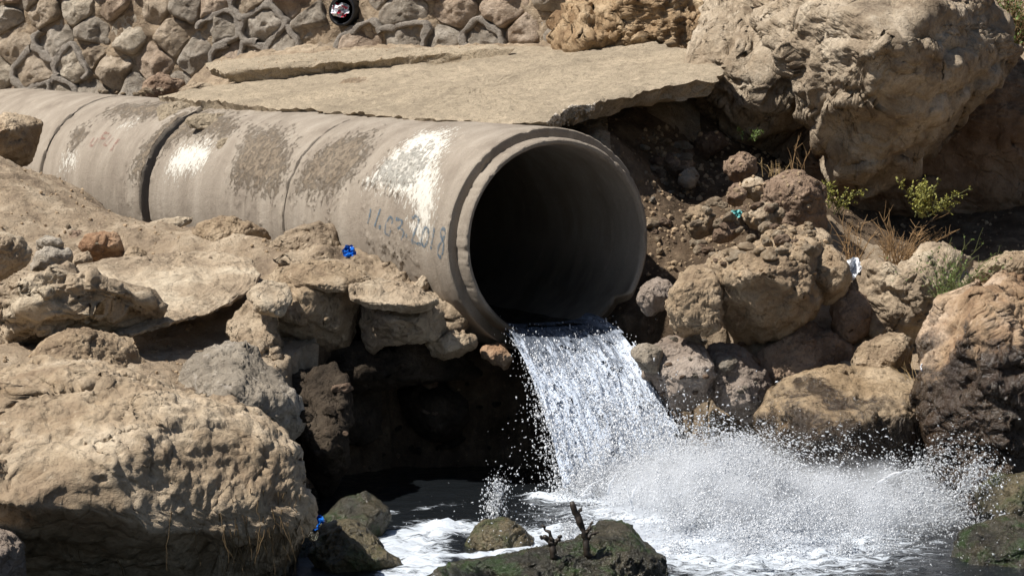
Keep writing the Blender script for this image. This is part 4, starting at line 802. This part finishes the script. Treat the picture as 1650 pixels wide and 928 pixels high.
# ------------------------------------------------------------------ roots hanging on the huge boulder
me = big.data; bv = np.zeros(len(me.vertices)*3); me.vertices.foreach_get('co', bv); bv = bv.reshape(-1, 3)+np.array(big.location)
bn = np.zeros(len(me.vertices)*3); me.vertices.foreach_get('normal', bn); bn = bn.reshape(-1, 3)
def proj(q):
    q = q-CAM; z = q@FWD; return CX+FPX*(q@RIGHT)/z, CY-FPX*(q@UP)/z, z
bx, by, _ = proj(bv); cand = np.where((bn[:, 1] < -0.25) & (by > 770) & (by < 900) & (bx > 90) & (bx < 492))[0]
cand = cand[rr.rand(len(cand)) < 0.08+0.92*(bx[cand] > 350)]
mb = MB()
for i in rr.choice(cand, 80):
    L = rr.uniform(0.08, 0.34); n = 7; t = np.linspace(0, 1, n)[:, None]; st = bv[i]+bn[i]*0.012
    q = st+np.array([0, -0.01, -1])*L*t+rr.normal(size=(1, 3))*[0.05, 0.02, 0]*t*L*4+np.cumsum(rr.normal(size=(n, 3))*[0.006, 0.004, 0], 0)
    V, F = tube(q, np.linspace(rr.uniform(0.0018, 0.004), 0.0010, n), 4, False); mb.add(V-np.array(big.location), F)
r_ = link('hanging_roots', mb.build('hanging_roots', ROOTM), big); r_['kind'] = 'stuff'

# ------------------------------------------------------------------ plants
def leaf(mb, c, d, L, w, rr):
    d = d/np.linalg.norm(d); s = np.cross(d, rr.normal(size=3)); s /= np.linalg.norm(s); n = np.cross(d, s)
    mb.add([c, c+d*L*0.5+s*w*0.5+n*w*0.15, c+d*L, c+d*L*0.5-s*w*0.5+n*w*0.15], [[0, 1, 2], [0, 2, 3]])
def plant(name, px, py, Z, label, cat, n, H, spread, stem_mat, leaf_mat=None, leafL=0.03, nleaf=12, rad=0.004, twigs=3, lean=(0, 0, 0), seed=1, parent=None, bend=0.25):
    rr = np.random.RandomState(seed); o = P(px, py, Z); root = link(name, None, parent, o, label, cat); st, lf = MB(), MB()
    for k in range(n):
        d = np.array([rr.normal()*spread, rr.normal()*spread, 1.0])+lean; d /= np.linalg.norm(d); h = H*rr.uniform(0.55, 1.0)
        t = np.linspace(0, 1, 8)[:, None]; q = d*h*t+np.array([rr.normal(), rr.normal(), -0.35])*bend*h*t*t*0.6+np.cumsum(rr.normal(size=(8, 3))*0.008*H*2, 0)*t+rr.normal(size=3)*[0.03, 0.03, 0]
        V, F = tube(q, np.linspace(rad, rad*0.35, 8), 4, False); st.add(V, F)
        for j in range(twigs):
            i = rr.randint(2, 7); dd = d*0.8+rr.normal(size=3)*0.7; dd /= np.linalg.norm(dd); L = h*rr.uniform(0.12, 0.35)
            w = q[i]+dd*L*np.linspace(0, 1, 4)[:, None]+np.cumsum(rr.normal(size=(4, 3))*0.01*H, 0)*np.linspace(0, 1, 4)[:, None]; V, F = tube(w, np.linspace(rad*0.6, rad*0.25, 4), 3, False); st.add(V, F)
            if leaf_mat:
                for _ in range(nleaf//2): leaf(lf, w[rr.randint(0, 4)]+rr.normal(size=3)*0.008, rr.normal(size=3)+[0, 0, 0.5], leafL*rr.uniform(0.6, 1.2), leafL*0.55, rr)
        if leaf_mat:
            for _ in range(nleaf):
                i = rr.randint(2, 8); leaf(lf, q[i]+rr.normal(size=3)*0.01, rr.normal(size=3)+[0, 0, 0.6], leafL*rr.uniform(0.6, 1.2), leafL*0.55, rr)
    link('stems', st.build('stems', stem_mat), root)
    if leaf_mat and lf.v: link('leaves', lf.build('leaves', leaf_mat, False), root)
    return root
plant('shrub', 1485, 350, 24.3, 'yellow-green leafy shrub growing below the cliff overhang', 'shrub', 15, 0.46, 0.75, GSTEM, LEAFY, 0.030, 22, 0.004, 4, (0.15, -0.1, 0), 1)
plant('shrub', 1348, 345, 25.0, 'small dull green shrub left of the yellow-green shrub under the cliff', 'shrub', 8, 0.3, 0.4, GSTEM, LEAFY, 0.026, 18, 0.003, 3, (0, 0, 0), 2)
plant('weed', 1203, 228, 25.3, 'tiny green weed in the dark hollow above the soil bank', 'weed', 5, 0.14, 0.5, GSTEM, LEAFG, 0.028, 10, 0.002, 2, (0, 0, 0), 3)
plant('dry_weed', 1372, 442, 24.2, 'small tuft of dry brown weed behind the white plastic bag', 'weed', 14, 0.45, 0.25, TWIG, None, rad=0.004, twigs=6, lean=(0.0, 0, 0), seed=4)
plant('dry_weed', 1440, 445, 24.3, 'big tangle of dry brown weed behind the pale boulder', 'weed', 34, 0.52, 0.35, TWIG, None, rad=0.004, twigs=8, lean=(0.35, 0, 0), seed=5, bend=0.5)
plant('weed', 1530, 508, 22.85, 'feathery green weed sprawling over the pale boulder', 'weed', 42, 0.60, 0.5, GSTEM, LEAFG, 0.024, 5, 0.003, 4, (0.05, -0.1, 0), 6, None, 0.5)
plant('dry_weed', 1285, 300, 24.9, 'upright grey twigs in the dark gap behind the brown boulder', 'weed', 7, 0.40, 0.12, TWIG, None, rad=0.004, twigs=2, seed=7)
plant('dry_weed', 1247, 285, 24.8, 'low straw tuft on top of the brown boulder', 'weed', 12, 0.17, 0.5, STRAW, None, rad=0.003, twigs=2, seed=8)
plant('grass_tuft', 130, 358, 27.6, 'bright green grass tuft against the pipe', 'grass', 22, 0.10, 0.28, LEAFG, None, rad=0.0035, twigs=0, seed=9)
plant('grass_tuft', 24, 357, 28.4, 'tiny green grass tuft below the crusty tan rock', 'grass', 10, 0.06, 0.3, LEAFG, None, rad=0.003, twigs=0, seed=10)
plant('dry_grass', 1595, 95, 26.6, 'hanging dry grass at the top of the cliff', 'grass', 40, 0.55, 0.3, STRAW, None, rad=0.003, twigs=2, seed=11, bend=0.8)
plant('dry_grass', 1625, 95, 26.6, 'dark dry bush beyond the cliff at the picture corner', 'bush', 110, 0.85, 0.55, TWIG, LEAFG, 0.035, 7, 0.004, 4, (0, 0, 0), 12)
plant('dry_grass', 1470, 612, 22.1, 'wisp of straw between the wet boulders', 'grass', 8, 0.16, 0.5, STRAW, None, rad=0.0025, twigs=1, seed=13)
plant('dry_grass', 1115, 100, 27.0, 'dry orange grass at the back corner of the slab', 'grass', 30, 0.10, 0.7, STRAW, None, rad=0.003, twigs=1, seed=14)

# ------------------------------------------------------------------ water
def water_mats():
    m, nt, nd, lk, b = nodes('pool_water'); co = coords(nt, False)
    a = N(nt, 'ShaderNodeAttribute', attribute_name='foam').outputs['Fac']
    sc = N(nt, 'ShaderNodeVectorMath', operation='MULTIPLY'); sc.inputs[1].default_value = (0.7, 1.5, 1); lk.new(co, sc.inputs[0])
    n = noise(nt, sc.outputs[0], 9, 9, 0.72, 1.0); fo = math_n(nt, 'ADD', a, math_n(nt, 'MULTIPLY', math_n(nt, 'SUBTRACT', n, 0.5), 2.2))
    fm = ramp(nt, fo, [(0.40, 0.0), (0.75, 1.0)]).outputs[0]
    lk.new(mixc(nt, fm, (0.010, 0.012, 0.014), (0.58, 0.63, 0.69)), b.inputs['Base Color'])
    r = N(nt, 'ShaderNodeMapRange'); r.inputs[3].default_value = 0.06; r.inputs[4].default_value = 0.6; lk.new(fm, r.inputs[0]); lk.new(r.outputs[0], b.inputs['Roughness'])
    bump(nt, b, [(noise(nt, sc.outputs[0], 5, 5, 0.6, 0.6), 0.5, 0.06), (n, 0.5, 0.03)]); m1 = m
    m, nt, nd, lk, b = nodes('falling_water'); co = N(nt, 'ShaderNodeAttribute', attribute_name='flow'); 
    co = nd.new('ShaderNodeUVMap').outputs[0]
    sc = N(nt, 'ShaderNodeVectorMath', operation='MULTIPLY'); sc.inputs[1].default_value = (1.0, 0.26, 1); lk.new(co, sc.inputs[0])
    a = N(nt, 'ShaderNodeAttribute', attribute_name='foam').outputs['Fac']
    n = noise(nt, sc.outputs[0], 26, 8, 0.7, 1.2); n2 = noise(nt, sc.outputs[0], 8, 5, 0.6, 0.8); n3 = noise(nt, co, 75, 4, 0.7, 0.5)
    fo = math_n(nt, 'ADD', math_n(nt, 'ADD', math_n(nt, 'MULTIPLY', n, 0.9), math_n(nt, 'MULTIPLY', n2, 0.5)), math_n(nt, 'MULTIPLY', a, 0.34))
    fm = ramp(nt, fo, [(0.60, 0.08), (0.84, 0.38), (1.10, 0.95)]).outputs[0]
    lk.new(mixc(nt, fm, (0.07, 0.09, 0.135), (0.60, 0.67, 0.78)), b.inputs['Base Color'])
    b.inputs['Roughness'].default_value = 0.16; b.inputs['Specular IOR Level'].default_value = 0.9
    tm = N(nt, 'ShaderNodeMapRange'); tm.inputs[3].default_value = 0.75; tm.inputs[4].default_value = 0.0; lk.new(fm, tm.inputs[0]); lk.new(tm.outputs[0], b.inputs['Transmission Weight']); b.inputs['IOR'].default_value = 1.2
    bump(nt, b, [(n2, 0.4, 0.04), (n, 0.45, 0.016), (n3, 0.5, 0.008)]); m2 = m
    m, nt, nd, lk, b = nodes('water_spray'); b.inputs['Base Color'].default_value = (0.93, 0.95, 0.98, 1); b.inputs['Roughness'].default_value = 0.25; b.inputs['Specular IOR Level'].default_value = 0.7
    tr = nd.new('ShaderNodeBsdfTranslucent'); tr.inputs[0].default_value = (0.93, 0.95, 0.98, 1); mx = nd.new('ShaderNodeMixShader'); mx.inputs[0].default_value = 0.5
    lk.new(b.outputs[0], mx.inputs[1]); lk.new(tr.outputs[0], mx.inputs[2]); lk.new(mx.outputs[0], nd['Material Output'].inputs[0])
    return m1, m2, m
POOLM, FALLM, SPRAYM = water_mats()
LAND = P(1030, 800, 22.5)[:2]; SPL = np.array([1.55, 21.5])
nx, ny = 260, 220; X, Y = np.meshgrid(np.linspace(-5, 6, nx), np.linspace(15.5, 24.6, ny), indexing='ij'); x, y = X.ravel(), Y.ravel()
def pool_px(px, py): d = ray(px, py); t = -CAM_H/d[2]; return (CAM+t*d)[:2]
def dist_path(x, y, pts):
    d = np.full(len(x), 9.0)
    for a, b in zip(pts[:-1], pts[1:]):
        a, b = np.array(a), np.array(b); e = b-a; t = np.clip(((x-a[0])*e[0]+(y-a[1])*e[1])/(e@e), 0, 1); d = np.minimum(d, np.hypot(x-a[0]-t*e[0], y-a[1]-t*e[1]))
    return d
core = np.hypot((x-LAND[0]-0.55)/1.25, (y-LAND[1]+1.3)/2.2); lf = dist_path(x, y, [pool_px(880, 865), pool_px(720, 848), pool_px(650, 870), pool_px(680, 930), pool_px(720, 990)])
thin = dist_path(x, y, [pool_px(620, 826), pool_px(740, 812)]); bk2 = dist_path(x, y, [pool_px(900, 850), pool_px(850, 885), pool_px(700, 905)])
ft_ = dist_path(x, y, [pool_px(880, 800), pool_px(1000, 815), pool_px(1120, 815)])
foam = np.maximum.reduce([smooth(0.3, 0.05, ft_)*0.9, 0.95*smooth(1.5, 0.25, core), smooth(0.5, 0.02, lf)*0.80, smooth(0.14, 0, thin)*0.45, smooth(0.16, 0, bk2)*0.9])
p = np.stack([x, y, np.zeros(len(x))], 1); z = 0.012*fbm(p*2.5, 4)+0.006*fbm(p*11, 3)+foam*(0.05*fbm(p*6, 4)+0.02)
link('pool_water', make_mesh('pool_water', np.stack([x, y, z], 1), grid_faces(nx, ny), POOLM, True, {'foam': foam}), label='dark churning pool with white foam below the pipe', kind='structure')
# water lying in the pipe and the sheet that falls from its mouth
ns, na_ = 120, 60; SS, TT = np.meshgrid(np.linspace(-0.02, 7, ns)**1.0, np.linspace(-1, 1, na_), indexing='ij'); s_, t_ = SS.ravel(), TT.ravel()
WD = 0.085; hw_ = math.sqrt(RB**2-(RB-WD)**2)
v_ = PA+np.outer(s_, PD)+np.outer(t_*hw_*0.995, PSIDE)+np.outer(-(RB-WD)+0.012*fbm(np.stack([s_*3, t_*4, s_*0], 1), 3), PUPV)
link('pipe_water', make_mesh('pipe_water', v_, grid_faces(ns, na_), POOLM, True, {'foam': np.zeros(len(v_))}), label='dark stream of water running along the floor of the pipe', kind='structure')
def sheet(nw, nt, off, thick, seed, amp):
    T, A = np.meshgrid(np.linspace(0, 1, nt), np.linspace(0, 1, nw), indexing='ij'); t, a = T.ravel(), A.ravel()
    lipx = (a-0.5)*0.80; z0 = -0.595-thick*0.07*(1-(2*a-1)**2)+0.05*(2*a-1)**4
    tf = 0.455*t; hor = 2.6*tf*(1+0.05*np.sin(a*7))+0.0
    widen = 1+0.16*t; lat = lipx*widen+0.03*t*np.sin(a*11+seed)+0.06*tf
    drop = (4.9*tf*tf-0.0)*(0.93+0.10*np.sin(a*5+1.3))
    q = np.stack([a*1.1*6, t*3.2-0.0, np.full(len(t), seed*3.0)], 1)
    rel = amp*(0.12+1.35*t)*(fbm(q*np.array([1.1, 0.8, 1]), 4)+0.45*fbm(q*np.array([3.6, 1.1, 1]), 3)+0.14*fbm(q*np.array([9, 3, 1]), 3))
    V = PA+np.outer(0.14-hor-off-rel*0.8, PD)+np.outer(lat+rel*0.35, PSIDE)+np.outer(z0-drop+rel*0.45, [0, 0, 1.0])
    return V, t, a
mbv, mbf, fo, uv = [], [], [], []
o = 0
for seed, off, th_k, amp in ((1, 0.0, 0.0, 0.030), (2, -0.05, 0.9, 0.03), (3, 0.020, 0.05, 0.034)):
    V, t, a = sheet(160, 200, off, th_k, seed, amp); F = grid_faces(200, 160)
    if seed != 1:
        hole = fbm(np.stack([a*9, t*5, np.full(len(t), seed*2.0)], 1), 4) > (0.05 if seed == 3 else 0.35); F = F[~hole[F].any(1)] if seed == 3 else F
        if seed == 3: F = F[(t[F].mean(1) > 0.22)]
    mbv.append(V); mbf.append(F+o); o += len(V); fo.append(smooth(0.05, 0.75, t)+0.25*smooth(0.35, 0.5, np.abs(a-0.5))); uv.append(np.stack([a*1.1, t*1.25], 1))
V = np.vstack(mbv); F = np.vstack(mbf); org = V[V[:, 2].argmin()].copy()
wme = make_mesh('waterfall', V-org, F, FALLM, True, {'foam': np.concatenate(fo)})
ul = wme.uv_layers.new(name='UVMap'); UVv = np.vstack(uv); li = np.zeros(len(wme.loops), np.int32); wme.loops.foreach_get('vertex_index', li); ul.data.foreach_set('uv', UVv[li].astype(np.float32).ravel())
link('waterfall', wme, None, org, label='sheet of water pouring from the pipe mouth into the pool', kind='structure')

# splash: droplets in ballistic flight, and a froth mound where they fall together
rr = np.random.RandomState(77); MIST = 8.0
def flight(n, src, srcsd, vmean, vsd, tmax, smin, smax, jets=0):
    p0 = src+rr.normal(size=(n, 3))*srcsd; v0 = np.array(vmean)+rr.normal(size=(n, 3))*vsd
    if jets:                                    # droplets that left together in one tongue of water
        jn = int(n*0.7); jid = rr.randint(0, jets, jn); jp = src+rr.normal(size=(jets, 3))*srcsd; jv = np.array(vmean)*[1, 1, 1.25]+rr.normal(size=(jets, 3))*vsd
        p0[:jn] = jp[jid]+rr.normal(size=(jn, 3))*0.03; v0[:jn] = jv[jid]*rr.uniform(0.75, 1.08, (jn, 1))+rr.normal(size=(jn, 3))*0.13
    v0 = v0+0; v0[:, 2] = np.abs(v0[:, 2]); t = rr.uniform(0, tmax, (n, 1))
    q = p0+v0*t+np.array([0, 0, -4.9])*t*t; k = q[:, 2] > -0.02; s = smin*(smax/smin)**(rr.uniform(0, 1, n)**2.0); return q[k], s[k], (v0+np.array([0, 0, -9.8])*t)[k]
L3 = np.array([LAND[0]+0.05, LAND[1]-0.1, 0.05]); parts = []
parts.append(flight(78000, L3+[0.30, -0.35, 0.05], [0.28, 0.25, 0.04], [1.05, -0.5, 1.35], [0.8, 0.6, 0.65], 0.5, 0.0008, 0.0052, 30))
parts.append(flight(82000, L3+[0.95, -0.8, 0.05], [0.50, 0.45, 0.05], [0.4, -0.35, 1.15], [0.9, 0.7, 0.65], 0.42, 0.0008, 0.0050, 40))
parts.append(flight(46000, L3+[0.55, -1.5, 0.02], [0.65, 0.7, 0.03], [0.3, -0.2, 0.8], [0.7, 0.6, 0.5], 0.3, 0.0008, 0.0050, 30))
parts.append(flight(30000, L3+[1.45, -1.0, 0.02], [0.35, 0.5, 0.04], [0.5, -0.2, 1.3], [0.7, 0.6, 0.6], 0.4, 0.0008, 0.005, 22))
parts.append(flight(4500, L3+[0.05, 0.0, 0.05], [0.2, 0.2, 0.05], [0.0, 0.0, 2.2], [0.75, 0.5, 0.7], 0.5, 0.0011, 0.0045))
parts.append(flight(1000, L3+[-0.25, 0.0, 0.05], [0.12, 0.15, 0.05], [-0.8, -0.1, 2.0], [0.45, 0.4, 0.8], 0.45, 0.0011, 0.0045))
fs, ft, fa = sheet(60, 80, 0, 0.3, 4, 0.05)
foot = fs[ft > 0.93]
for sp in range(18):
    f0 = foot[rr.randint(len(foot))]; f0 = np.array([f0[0], f0[1], 0.03]); parts.append(flight(2200, f0, [0.07, 0.07, 0.03], [0.15+rr.normal()*0.3, -0.3, 1.0], [0.4, 0.35, 0.45], 0.3, 0.0008, 0.0045, 3))
k = rr.choice(len(fs), 16000, p=(ft+0.005)**2.4/((ft+0.005)**2.4).sum()); q = fs[k]+rr.normal(size=(16000, 3))*0.05*(0.3+ft[k])[:, None]*[1, 1.2, 1]
parts.append((q, 0.0016*(3.4**rr.uniform(0, 1, len(q))**2), np.tile([0.3, -0.5, -3.0], (len(q), 1))))
Q = np.vstack([a[0] for a in parts]); Sz = np.concatenate([a[1] for a in parts]); Vv = np.vstack([a[2] for a in parts]); print('droplets', len(Q))
octa = np.array([[1, 1, 1], [1, -1, -1], [-1, 1, -1], [-1, -1, 1.0]]); of = np.array([[0, 1, 2], [0, 3, 1], [0, 2, 3], [1, 3, 2]])
d = Vv/np.linalg.norm(Vv, axis=1)[:, None]; st = rr.uniform(0.0, 2.0, len(Q)); W = octa[None]*rr.uniform(0.75, 1.25, (len(Q), 4, 1)); W = W+d[:, None, :]*(np.einsum('nij,nj->ni', W, d)*st[:, None])[..., None]
W = W*Sz[:, None, None]+Q[:, None, :]; FF = (of[None]+np.arange(len(Q))[:, None, None]*4).reshape(-1, 3)
link('splash_droplets', make_mesh('splash_droplets', W.reshape(-1, 3), FF, SPRAYM, True), label='white spray of droplets thrown up where the water lands', kind='stuff')
# tongues of water torn off by the impact
tg = MB()
for _ in range(120):
    p0 = L3+np.array([0.45, -0.5, 0.0])+rr.normal(size=3)*[0.45, 0.4, 0.02]; v0 = np.array([0.6, -0.4, 1.7])+rr.normal(size=3)*[0.8, 0.5, 0.5]; t0 = rr.uniform(0, 0.1); t = np.linspace(t0, t0+rr.uniform(0.06, 0.17), 14)[:, None]
    q = p0+v0*t+np.array([0, 0, -4.9])*t*t+np.cumsum(rr.normal(size=(14, 3))*0.004, 0); r0 = rr.uniform(0.004, 0.013)
    V, F = tube(q, r0*np.linspace(1, 0.25, 14)*(0.7+0.6*np.abs(np.sin(np.arange(14)*rr.uniform(0.5, 1.6)+rr.uniform(0, 6)))), 6); tg.add(V, F)
link('splash_tongues', tg.build('splash_tongues', SPRAYM), label='thin tongues of water torn up from the splash', kind='stuff')
# froth
nx, ny = 260, 220; X, Y = np.meshgrid(np.linspace(-0.25, 2.75, nx), np.linspace(18.2, 23.0, ny), indexing='ij'); x, y = X.ravel(), Y.ravel(); p = np.stack([x, y, x*0], 1)
h1 = np.exp(-(((x-LAND[0]-0.15)/0.42)**2+((y-LAND[1]+0.25)/0.40)**2))*0.13; h2 = np.exp(-(((x-LAND[0]-0.80)/0.60)**2+((y-LAND[1]+0.55)/0.45)**2))*0.11; h3 = np.exp(-(((x-LAND[0]-0.55)/1.0)**2+((y-LAND[1]+1.6)/1.1)**2))*0.07
hh = (h1+h2+h3)*(1+0.8*fbm(p*2.6, 4))-0.03; hh = hh+smooth(0, 0.12, hh)*(0.05*fbm(p*9, 3)+0.035*ridged(p*21, 3)*0.6+0.02*fbm(p*48, 2))
F = grid_faces(nx, ny); F = F[(hh[F] > -0.025).all(1)]
V = np.stack([x+0.03*fbm(p*14, 2), y+0.03*fbm(p*14+9, 2), hh], 1)
m, nt, nd, lk, b = nodes('froth'); co = coords(nt, False); n = noise(nt, co, 22, 8, 0.75, 0.6)
fc = ramp(nt, n, [(0.28, (0.50, 0.56, 0.64)), (0.46, (0.76, 0.81, 0.88)), (0.7, (0.86, 0.89, 0.94))]).outputs[0]; lk.new(fc, b.inputs['Base Color']); b.inputs['Roughness'].default_value = 0.45
bump(nt, b, [(n, 0.6, 0.04), (noise(nt, co, 90, 5, 0.8), 0.7, 0.012)])
tr = nd.new('ShaderNodeBsdfTranslucent'); lk.new(fc, tr.inputs[0]); mx = nd.new('ShaderNodeMixShader'); mx.inputs[0].default_value = 0.4
lk.new(b.outputs[0], mx.inputs[1]); lk.new(tr.outputs[0], mx.inputs[2]); lk.new(mx.outputs[0], nd['Material Output'].inputs[0])
link('froth', make_mesh('froth', V, F, m), label='mound of white froth at the foot of the falling water', kind='stuff')

# fine mist hanging in the splash, a soft white cloud of uneven density
m, nt, nd, lk, b = nodes('spray_mist'); nd.remove(b)
co = coords(nt, False); pv = nd.new('ShaderNodeVolumePrincipled'); pv.inputs['Color'].default_value = (0.95, 0.97, 1.0, 1); pv.inputs['Anisotropy'].default_value = 0.0
ln = N(nt, 'ShaderNodeVectorMath', operation='LENGTH'); lk.new(co, ln.inputs[0])
fall = ramp(nt, ln.outputs['Value'], [(0.15, 1.0), (0.95, 0.0)]).outputs[0]
n = noise(nt, co, 3.2, 5, 0.65, 0.4); den = math_n(nt, 'MULTIPLY', math_n(nt, 'MULTIPLY', fall, ramp(nt, n, [(0.40, 0.0), (0.62, 1.0)]).outputs[0]), MIST)
lk.new(den, pv.inputs['Density']); lk.new(pv.outputs[0], nd['Material Output'].inputs['Volume'])
S, F = ico(4); me = make_mesh('spray_mist', S, F, m)
for dx, dy, dz, sx, sy, sz, lb in ((0.50, -0.75, 0.06, 0.85, 1.0, 0.50, 'soft white mist hanging over the middle of the splash'), (1.35, -1.0, 0.04, 0.8, 0.9, 0.40, 'thin white mist drifting over the far side of the splash'), (0.0, -0.05, 0.02, 0.55, 0.4, 0.30, 'white mist at the foot of the falling water')):
    o = link('spray_mist', me, None, (LAND[0]+dx, LAND[1]+dy, dz), label=lb, kind='stuff'); o.scale = (sx, sy, sz)
